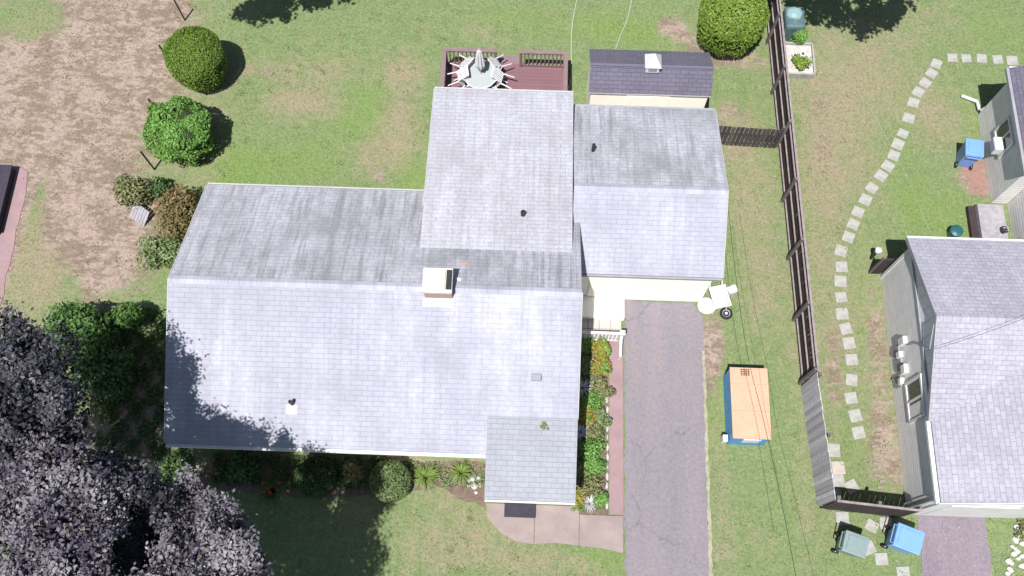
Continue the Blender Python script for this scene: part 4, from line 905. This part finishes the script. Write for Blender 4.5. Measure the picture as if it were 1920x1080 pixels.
# rocks by the porch
for i, (dx, dy, s, lab) in enumerate([(-.1, .1, .12, 'pale rock upper left in the heap by the porch corner'), (.12, .14, .1, 'pale rock upper right in the heap by the porch corner'), (0, -.1, .13, 'largest pale rock low in the heap by the porch'), (.18, -.06, .09, 'pale rock against the porch roof edge'), (-.2, -.08, .08, 'small pale rock leftmost of the porch heap'), (.06, -.3, .07, 'small pale rock lowest of the porch heap'), (-.05, .27, .07, 'small pale rock topmost of the porch heap')]):
    p = P(890, 906); o = MB().blob((0, 0, 0), (s, s * .85, s * .6), .15, 2, seed=i + 40).build('garden_rock', 'rock', smooth=True); o.location = (p.x + dx, p.y + dy, s * .4)
    tag(o, lab, 'rock', 'pale rocks by the porch corner')

# ------------------------------------------------------------------ trees
def tree(x, y, clusters, label, mat='L_pur', leaf=.11, per=1500, trunk_r=.28, group=None, lim_z=3.2, gaps=True):
    t = thing('tree', (x, y, 0), label, 'tree', group); cl = np.array(clusters, float)
    pts = []; nr = []; tn = []
    for i, (cx, cy, cz, r) in enumerate(cl):
        n = int(per * r * r); d = sph(n); k = rng.uniform(0, 1, (n, 1)) ** .33
        lump = 1 + .22 * np.sin(d[:, :1] * 5 + i) * np.cos(d[:, 1:2] * 5 + 2 * i) + .15 * np.sin(d[:, 2:] * 9 + i)
        # sprigs: leaves gather round twig ends
        ks = max(8, n // 60); tw = sph(ks) * rng.uniform(.35, 1, (ks, 1)) ** .5; idx = rng.integers(0, ks, n)
        p = tw[idx] + rng.normal(0, .13 / max(r, .5), (n, 3))
        lump = 1 + .15 * np.sin(tw[idx][:, :1] * 6 + i)
        pts.append(np.array([cx - x, cy - y, cz]) + p * lump * np.array([r, r, r * .72])); nr.append(p * .6 + np.array([0, 0, 1.0]))
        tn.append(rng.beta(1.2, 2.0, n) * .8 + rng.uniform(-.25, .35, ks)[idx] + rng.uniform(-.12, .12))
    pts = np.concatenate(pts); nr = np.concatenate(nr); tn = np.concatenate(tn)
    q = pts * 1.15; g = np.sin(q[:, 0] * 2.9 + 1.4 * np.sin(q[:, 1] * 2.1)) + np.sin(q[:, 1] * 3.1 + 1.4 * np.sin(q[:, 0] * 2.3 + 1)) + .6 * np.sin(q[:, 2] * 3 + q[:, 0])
    if gaps: k = (g > -.45) | (rng.uniform(size=len(g)) < .22); pts, nr, tn = pts[k], nr[k], tn[k] * .75 + .24 * np.clip(g[k], -1, 1.6)  # clump tint paints lit tufts and darker leaves near the gaps
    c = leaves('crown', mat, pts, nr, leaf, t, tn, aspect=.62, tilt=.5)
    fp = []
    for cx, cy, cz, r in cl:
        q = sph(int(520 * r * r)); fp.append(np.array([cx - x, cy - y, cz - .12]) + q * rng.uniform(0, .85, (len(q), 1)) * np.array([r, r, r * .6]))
    fp = np.concatenate(fp); leaves('inner_shade_foliage', mat, fp, np.tile((0, 0, 1.), (len(fp), 1)), .095, t, rng.uniform(0, .15, len(fp)), tilt=.8)  # dark-coloured inner leaves added to deepen crown gaps and thicken the cast shade
    tb = MB(); top = Vector((0, 0, lim_z)); tb.tube([(0, 0, -.1), (.03, .02, .5), (.05, 0, lim_z * .6), top], [trunk_r * 1.35, trunk_r, trunk_r * .9, trunk_r * .75], 10)
    for i, (cx, cy, cz, r) in enumerate(cl):
        e = Vector((cx - x, cy - y, cz - .1)); m = top.lerp(e, .5) + Vector((0, 0, .5)) + Vector((math.sin(i), math.cos(i), 0)) * .25
        rr_ = trunk_r * .38; tb.tube([top - Vector((0, 0, .4)), m, e], [rr_, rr_ * .6, rr_ * .2], 6)
        for k in range(4):
            g = e + Vector(sph(1)[0]) * r * .7; tb.tube([m.lerp(e, .7), g], [rr_ * .3, .01], 4, cap=False)
    tb.build('trunk', 'bark', t)
    return t
def C_(u, v, z, r): p = P(u, v, z); return (p.x, p.y, z, r)
tree(-11.2, .2, [C_(110, 870, 8.8, .8), C_(55, 915, 8.8, .85), C_(150, 925, 9.2, .8), C_(20, 975, 8.6, .8), C_(95, 990, 9.4, .85), C_(185, 895, 8.2, .5), C_(185, 975, 8.6, .6), C_(60, 1060, 9.2, .9), C_(150, 1050, 9.4, .85), C_(10, 880, 7.6, .7), C_(20, 1120, 8.6, 1.2), C_(130, 1140, 9, 1.2), C_(240, 1170, 8.4, 1.3), (-13.6, 2.0, 8.8, 1.1), (-13.9, 3.4, 9.0, 1.1), (-14.6, 4.6, 9.0, 1.1), (-13.4, 4.6, 8.6, .8), (-14.8, 2.4, 8.4, 1.2), (-12.7, 3.4, 8.0, .8)],
     'tall tree with purple leaves, highlights painted silvery, filling the lower left corner', per=3000, leaf=.05)
tree(-6.9, -1.0, [C_(350, 918, 7.8, .42), C_(340, 975, 8.0, .5), C_(400, 965, 8.2, .55), C_(440, 990, 8.2, .42), C_(345, 1045, 8.6, .75), C_(420, 1035, 9.0, .7), C_(460, 1060, 8.8, .5), C_(310, 1110, 8.2, .9), C_(400, 1125, 9.2, .9),
                  (-6.5, -.1, 9.6, .85), (-6.55, -1.2, 9.4, 1.0), (-6.65, -2.2, 9.2, 1.1), (-7.5, -1.3, 9.4, 1.2), (-7.4, -2.6, 9, 1.5), (-6.7, -3.4, 8.6, 1.1), (-8.2, -.5, 8.4, 1.2), (-8.9, -1.8, 8.6, 1.4), (-9.6, -.6, 7.4, 1.2)],
     'tree with purple leaves, highlights painted silvery, at the bottom edge right of the tall one', per=3000, leaf=.05, trunk_r=.24)
tree(-9.3, 1.2, [C_(250, 960, 6.0, .9), C_(230, 1040, 6.2, 1.0), C_(285, 1010, 6.2, .8), C_(300, 935, 5.6, .6), C_(215, 900, 5.4, .8), C_(260, 1100, 6, 1.1), (-8.6, 2.75, 8.6, .5), (-9.5, 3.2, 8.4, .5), (-8.0, 2.4, 8.6, .4)],  # small high clusters at the end added to fill the shade on the roof
     'lower purple tree coloured darker as less lit, between the two silvery crowns', mat='L_pdk', per=2600, leaf=.05, trunk_r=.15, lim_z=2.6)
tree(-13.2, 4.6, [C_(18, 610, 8.6, .5), C_(50, 645, 8.8, .6), C_(15, 680, 8.8, .7), C_(90, 665, 8.4, .42), C_(70, 715, 9.0, .75), C_(100, 750, 8.8, .55), C_(30, 760, 8.8, .8), C_(85, 800, 8.4, .65), C_(10, 830, 8.6, .7), C_(135, 815, 8.0, .5), C_(-40, 740, 8.2, .8), C_(60, 690, 6.2, 1.2), C_(40, 790, 6.0, 1.3), C_(110, 770, 6.2, .9)],
     'darker purple tree at the left edge below the paved yard', mat='L_pdk', per=2500, leaf=.05, trunk_r=.2, lim_z=3.4)
# trees standing beyond the top edge whose shade falls into the view
tree(-9.6, 24.6, [(-11.7, 19.2, 7, .75), (-10.9, 19.8, 7, .95), (-9.6, 20.2, 7.1, .9), (-8.6, 20.4, 7, .7), (-7.7, 21.0, 7, .6), (-10.8, 22.0, 7.6, 1.3), (-9.2, 22.6, 7.8, 1.4), (-7.6, 22.8, 7.2, 1.1)], 'broad green tree just beyond the top left edge', 'L_dk', per=1500, leaf=.10)
tree(12.0, 25.0, [(10.2, 20.2, 7, .85), (11.4, 19.7, 7, .9), (12.3, 20.0, 7, .75), (12.8, 20.5, 7, .5), (9.2, 20.6, 7, .6), (7.7, 20.3, 6.8, .45), (10.4, 21.8, 7.6, 1.3), (12.2, 21.8, 7.6, 1.3), (13.6, 22.4, 7.2, .9)], 'broad green tree just beyond the top right edge', 'L_dk', per=1500, leaf=.10)

# ------------------------------------------------------------------ neighbouring grey house on the right
def right_house():
    t = thing('neighbour_house', (16, 8, 0), 'pale grey clapboard house with light shingle roof at the right edge', 'house'); o = -Vector(t.location)
    def B(mb, name, mat, par=t):
        x = mb.build(name, mat, par)
        if par is t: x.location = o
        return x
    xw, xe = 12.27, 24
    B(MB().box(((xw + xe) / 2, 7.90, 1.3), (xe - xw, 8.0, 2.6)), 'wall', 'nbwall')
    B(MB().prof([(6.32, 2.602), (6.32, 2.64), (9.1, 3.90), (11.9, 2.70), (11.9, 2.602)], xw + .004, xe, 0), 'gable_wall', 'nbgable')
    B(MB().prof([(12.5, 2.602), (12.5, 2.68), (17.1, 3.98), (21.7, 2.68), (21.7, 2.602)], 3.905, 6.2, 1), 'gable_wall', 'white')
    r = MB(); r.slab([(xe, 12.17, 2.72), (12.13, 12.17, 2.72), (12.13, 9.1, 4.03), (xe, 9.1, 4.03)], .12)
    r.slab([(12.13, 6.28, 2.70), (xe, 6.28, 2.70), (xe, 9.1, 4.032), (12.13, 9.1, 4.032)], .12); rf = B(r, 'roof', ['roof_nb', 'trim'])
    r = MB(); r.slab([(12.2, 9.2, 2.70), (12.2, 3.88, 2.70), (17.1, 3.88, 4.17), (17.1, 9.2, 4.17)], .12); 
    # trim the wing where it would poke out over the main eave
    r = MB(); r.slab([(12.2, 6.30, 2.70), (12.2, 3.88, 2.70), (17.1, 3.88, 4.10), (17.1, 9.2, 4.10)], .12)
    B(r, 'roof', ['roof_nb', 'trim'])
    r = MB(); r.slab([(22, 3.88, 2.70), (22, 6.3, 2.70), (17.1, 9.2, 4.102), (17.1, 3.88, 4.102)], .12); B(r, 'roof', ['roof_nb', 'trim'])
    r = MB(); n = 40
    for i in range(n):
        a = 12.13 + i * .29; r.face([(a, 8.97, 4.0), (a + .3, 8.97, 3.995), (a + .3, 9.1, 4.055), (a, 9.1, 4.062)], [(a, 0), (a + .3, 0), (a + .3, .12), (a, .12)])
        r.face([(a, 9.1, 4.062), (a + .3, 9.1, 4.055), (a + .3, 9.23, 3.995), (a, 9.23, 4.0)], [(a, 0), (a + .3, 0), (a + .3, .12), (a, .12)])
    B(r, 'ridge_cap', 'roof_nb')
    B(MB().box((12.13, 5.08, 2.60), (.11, 2.40, .11)), 'gutter', 'white')
    B(MB().box(((12.13 + xe) / 2, 12.205, 2.65), (xe - 12.13, .06, .13)), 'gutter', 'white')
    f = MB(); 
    for ya, za, yb, zb in ((12.17, 2.73, 9.1, 4.04), (6.28, 2.71, 9.1, 4.04)):
        x = 12.115
        f.face([(x, ya, za), (x, yb, zb), (x, yb, zb - .17), (x, ya, za - .17)]); f.face([(x, ya, za), (x + .014, ya, za), (x + .014, yb, zb), (x, yb, zb)])
    B(f, 'rake_trim', 'trim')
    f = MB(); y = 3.86; f.face([(12.13, y, 2.71), (12.13, y, 2.50), (17.1, y, 3.9), (17.1, y, 4.11)]); f.face([(12.13, y, 2.71), (17.1, y, 4.11), (17.1, y + .02, 4.11), (12.13, y + .02, 2.71)])
    f.face([(17.1, y, 4.11), (17.1, y, 3.9), (22, y, 2.5), (22, y, 2.71)]); B(f, 'rake_trim', 'white')
    B(MB().box((13.66, 3.875, 1.25), (2.0, .045, 2.2), bev=.01), 'garage_door', 'white'); B(MB().box((18.1, 3.89, 1.3), (11.7, .016, 2.6)), 'front_wall', 'white')
    B(MB().tube([(12.2, 3.98, 2.55), (12.2, 4.0, 2.2), (12.2, 4.0, .1)], .04, 6), 'downspout', 'white')
    # corner boards
    B(MB().box((12.255, 11.86, 1.3), (.03, .1, 2.6)), 'corner_board', 'white'); B(MB().box((12.255, 4.2, 1.3), (.03, .1, 2.6)), 'corner_board', 'white')
    B(MB().box((12.245, 8.0, 2.63), (.045, 7.9, .05)), 'band_board', 'trim')
    # window with white frame on the side wall
    y0, y1, z0, z1 = P(1700, 745, 1.5).y, 0, 1.15, 2.2
    y0 = 6.62; y1 = 7.75
    w = MB()
    for a, b_, c, d in ((y0 - .09, y1 + .09, z0 - .09, z0), (y0 - .09, y1 + .09, z1, z1 + .09), (y0 - .09, y0, z0, z1), (y1, y1 + .09, z0, z1), ((y0 + y1) / 2 - .03, (y0 + y1) / 2 + .03, z0, z1)):
        w.box((12.245, (a + b_) / 2, (c + d) / 2), (.07, b_ - a, d - c))
    wo = B(w, 'window', 'plastic'); MB().box((12.26, (y0 + y1) / 2, (z0 + z1) / 2), (.02, y1 - y0 - .004, z1 - z0 - .004)).build('pane', 'glass', wo); MB().box((12.247, y0 + .24, z0 + .5), (.012, .40, .9)).build('blind', 'white', wo)
    # meter boxes
    for (y, z, a, b_) in ((9.15, 1.35, .25, .42), (8.8, 1.0, .2, .26), (8.25, 1.25, .3, .3), (7.95, .9, .2, .22)):
        m = B(MB().box((12.19, y, z), (.14, a, b_), bev=.02), 'meter_box', 'white')
    for (y, z) in ((9.0, .7), (8.55, .8), (8.0, .6)): B(MB().box((12.235, y, z), (.07, .36, .42), bev=.01), 'vent_panel', 'trim')
    B(MB().tube([(12.22, 8.95, 1.6), (12.2, 8.8, 2.4), (12.1, 8.3, 3.4), (12.08, 8.9, 3.9)], .018, 6), 'conduit', 'trim')
    B(MB().tube([(12.22, 8.2, .1), (12.22, 8.2, 1.1)], .022, 6), 'conduit', 'trim')
right_house()
def gate():
    p = P(1632, 512); t = thing('wooden_gate_panel', (p.x, p.y, 0), 'narrow dark wooden panel standing against the grey house rear corner', 'panel')
    MB().box((.14, 0, .65), (.34, .05, 1.3)).build('panel', 'wooddk', t); MB().box((-.05, 0, .7), (.06, .07, 1.4)).build('post', 'wood', t)
    p = P(1662, 475, .5); k = thing('garden_lantern', (11.98, 12.55, 0), 'small white garden lantern in the shade behind the grey house corner', 'lantern')
    MB().lathe([(.05, 0), (.05, .6)], n=10).build('post', 'dark', k); MB().lathe([(.05, .6), (.09, .64), (.09, .76), (.11, .78), (.03, .84)], n=16).build('lamp_head', 'plastic', k)
gate()
# upper right house
def upper_house():
    t = thing('rear_neighbour_house', (20, 17, 0), 'pale sided house with dark roof in the upper right corner', 'house'); o = -Vector(t.location)
    def B(mb, name, mat, par=t):
        x = mb.build(name, mat, par)
        if par is t: x.location = o
        return x
    B(MB().box((20.25, 16.6, 1.3), (7.6, 3.56, 2.6)), 'wall', 'nbwall')
    B(MB().box((21.1, 13.0, 1.3), (8.2, 3.6, 2.6)), 'wall', 'nbwall')
    B(MB().slab([(16.3, 18.62, 2.72), (16.3, 14.6, 2.72), (20.3, 14.6, 4.2), (20.3, 18.62, 4.2)], .12), 'roof', ['roof_dk', 'trim'])
    B(MB().slab([(24.3, 14.6, 2.72), (24.3, 18.62, 2.72), (20.3, 18.62, 4.2), (20.3, 14.6, 4.2)], .12), 'roof', ['roof_dk', 'trim'])
    B(MB().slab([(16.85, 14.58, 2.68), (16.85, 11.1, 2.68), (21, 11.1, 4.1), (21, 14.58, 4.1)], .12), 'roof', ['roof_dk', 'trim'])
    B(MB().box((16.24, 16.6, 2.66), (.1, 4.04, .12)), 'gutter', 'trim')
    B(MB().box((20.3, 18.65, 2.66), (8, .05, .12)), 'gutter', 'white')
    y0, y1, z0, z1 = 16.15, 17.1, 1.05, 1.95; w = MB()
    for a, b_, c, d in ((y0 - .08, y1 + .08, z0 - .08, z0), (y0 - .08, y1 + .08, z1, z1 + .08), (y0 - .08, y0, z0, z1), (y1, y1 + .08, z0, z1), ((y0 + y1) / 2 - .03, (y0 + y1) / 2 + .03, z0, z1)):
        w.box((16.43, (a + b_) / 2, (c + d) / 2), (.07, b_ - a, d - c))
    wo = B(w, 'window', 'plastic'); MB().box((16.445, (y0 + y1) / 2, (z0 + z1) / 2), (.02, y1 - y0 - .004, z1 - z0 - .004)).build('pane', 'glass', wo)
    a = thing('air_conditioner', (16.28, 16.42, 1.08), 'white window air conditioner sticking out of the upper right house window', 'air conditioner')
    MB().box((0, 0, .18), (.34, .5, .36), bev=.02).build('casing', 'plastic', a); MB().box((-.172, 0, .18), (.01, .4, .26)).build('grille', 'trim', a)
    p0, p1, p2 = P(1804, 178, .15), P(1832, 190, .15), P(1836, 206, .15)
    d = thing('downspout_extension', (p1.x, p1.y, 0), 'white downspout pipe bending out over the lawn from the house corner', 'pipe')
    MB().tube([p0 - p1 + Vector((0, 0, .1)), Vector((0, 0, .14)), p2 - p1 + Vector((0, 0, .16))], .06, 8).build('pipe', 'plastic', d)
    MB().tube([p2 - p1 + Vector((0, 0, .16)), p2 - p1 + Vector((.0, -.1, .3)), p2 - p1 + Vector((.04, -.12, .5))], .05, 8).build('elbow', 'plastic', d)
    p = P(1848, 420, .35); s = thing('entry_steps', (p.x, p.y, 0), 'dark wooden entry steps against the upper right house', 'steps')
    MB().box((.25, 0, .19), (.9, 1.5, .38), bev=.01).build('landing', 'woodsilver', s); MB().box((-.33, 0, .1), (.24, 1.5, .2)).build('step', 'wooddk', s)
    p = P(1880, 432, .5); q = thing('black_planter', (p.x + .05, p.y, .38), 'small black planter with pale sprigs on the entry steps', 'planter')
    MB().lathe([(.08, 0), (.12, .2), (.13, .22), (.1, .2), (.02, .18)], n=14).build('pot', 'blackp', q); leaves('foliage', 'L_wht', sph(40) * .09 + np.array([0, 0, .26]), sph(40), .03, q)
    bp = MB(); rr = random.Random(4)
upper_house()
sheet('bare_patch', rag([tuple(P(1800, 300)[:2]), tuple(P(1848, 300)[:2]), tuple(P(1855, 372)[:2]), tuple(P(1822, 365)[:2])], .12, .25, 9), 'mulch', z1=.004)
# white rock garden, bottom right corner
rr = random.Random(33); rk = []
ords = ['topmost', 'second', 'third', 'fourth', 'fifth', 'sixth', 'seventh', 'eighth', 'ninth', 'tenth', 'eleventh', 'twelfth', 'thirteenth', 'fourteenth', 'fifteenth', 'sixteenth', 'seventeenth', 'eighteenth', 'nineteenth', 'lowest']
for i in range(20):
    p = P(rr.uniform(1888, 1918), 988 + i * 4.6); s = rr.uniform(.07, .13)
    o = MB().blob((0, 0, 0), (s, s * .8, s * .6), .16, 1, seed=i + 90).build('white_rock', 'rockw'); o.location = (p.x, p.y, s * .35)
    tag(o, 'white rounded rock in the lower right rock bed, %s down the bed' % ords[i], 'rock', 'white rocks in the lower right bed')
p = P(1905, 995); shrub(p.x + .1, p.y, .3, .3, 'L_olv', 500, .04, 'low plant among the white rocks in the lower right bed', 'plant')
p = P(1899, 1050)
# brick remnants by the side path
for i in range(10):
    p = P(1651 + rr.uniform(-12, 12), 815 + i * 11); o = MB().box((0, 0, 0), (.2, .1, .04), bev=.008).build('loose_brick', 'oldbrick'); o.location = (p.x, p.y, .02); o.rotation_euler.z = rr.uniform(-.2, .2)
    tag(o, 'flat pinkish brick in the grass beside the grey house, %s in its row' % ['topmost', 'second', 'third', 'fourth', 'fifth', 'sixth', 'seventh', 'eighth', 'ninth', 'lowest'][i], 'brick', 'flat bricks beside the grey house')
# white ornaments at the fence foot
for u, v, lab in ((1549, 832, 'white garden ornament at the fence foot, upper of two'), (1545, 880, 'white garden ornament at the fence foot, lower of two')):
    p = P(u - 5, v); t = thing('garden_ornament', (9.62, p.y, 0), lab, 'ornament')
    MB().lathe([(.09, 0), (.07, .05), (.04, .2), (.1, .27), (.11, .31), (.02, .3)], n=14).build('bowl', 'plastic', t)

# ------------------------------------------------------------------ hoses and overhead cables
def line(name, pix, zs, r, mat, lab, cat, sub=6):
    pts = [P(u, v, z) for (u, v), z in zip(pix, zs)]; out = []
    for i in range(len(pts) - 1):
        p0, p1, p2, p3 = pts[max(0, i - 1)], pts[i], pts[i + 1], pts[min(len(pts) - 1, i + 2)]
        for k in range(sub):
            t = k / sub; out.append(.5 * ((2 * p1) + (p2 - p0) * t + (2 * p0 - 5 * p1 + 4 * p2 - p3) * t * t + (3 * p1 - p0 - 3 * p2 + p3) * t ** 3))
    out.append(pts[-1]); o = MB().tube(out, r, 6).build(name, mat); tag(o, lab, cat); return o
line('garden_hose', [(1088, -30), (1074, 40), (1071, 90), (1072, 140), (1064, 168)], [.03] * 5, .022, 'hose', 'pale garden hose lying along the right side of the deck', 'hose')
line('garden_hose', [(1190, -30), (1178, 30), (1163, 68), (1154, 92)], [.03] * 4, .02, 'hose', 'pale garden hose lying on the lawn above the dark roofed shed', 'hose')
line('garden_hose', [(1560, 90), (1585, 130), (1605, 165), (1638, 215), (1700, 330), (1745, 440)], [.02] * 6, .006, 'hose', 'thin pale green hose crossing the neighbouring lawn diagonally', 'hose')
line('overhead_cable', [(1366, 395), (1385, 560), (1405, 680), (1432, 790), (1465, 940), (1500, 1120)], [3.6, 3.9, 4.2, 4.5, 5.0, 5.6], .008, 'cable', 'black overhead cable, left of two passing over the plywood box', 'cable')
line('overhead_cable', [(1386, 400), (1412, 560), (1437, 680), (1457, 800), (1487, 920), (1535, 1120)], [3.4, 3.7, 4.0, 4.3, 4.8, 5.4], .005, 'cable', 'thin dark overhead line, right of two passing above the grass strip', 'cable')  # second, thinner dark line drawn beside the first
line('overhead_cable', [(1750, 655), (1830, 630), (1940, 590)], [4.0, 4.25, 4.6], .006, 'cable', 'thin overhead cable crossing above the grey neighbouring roof', 'cable')
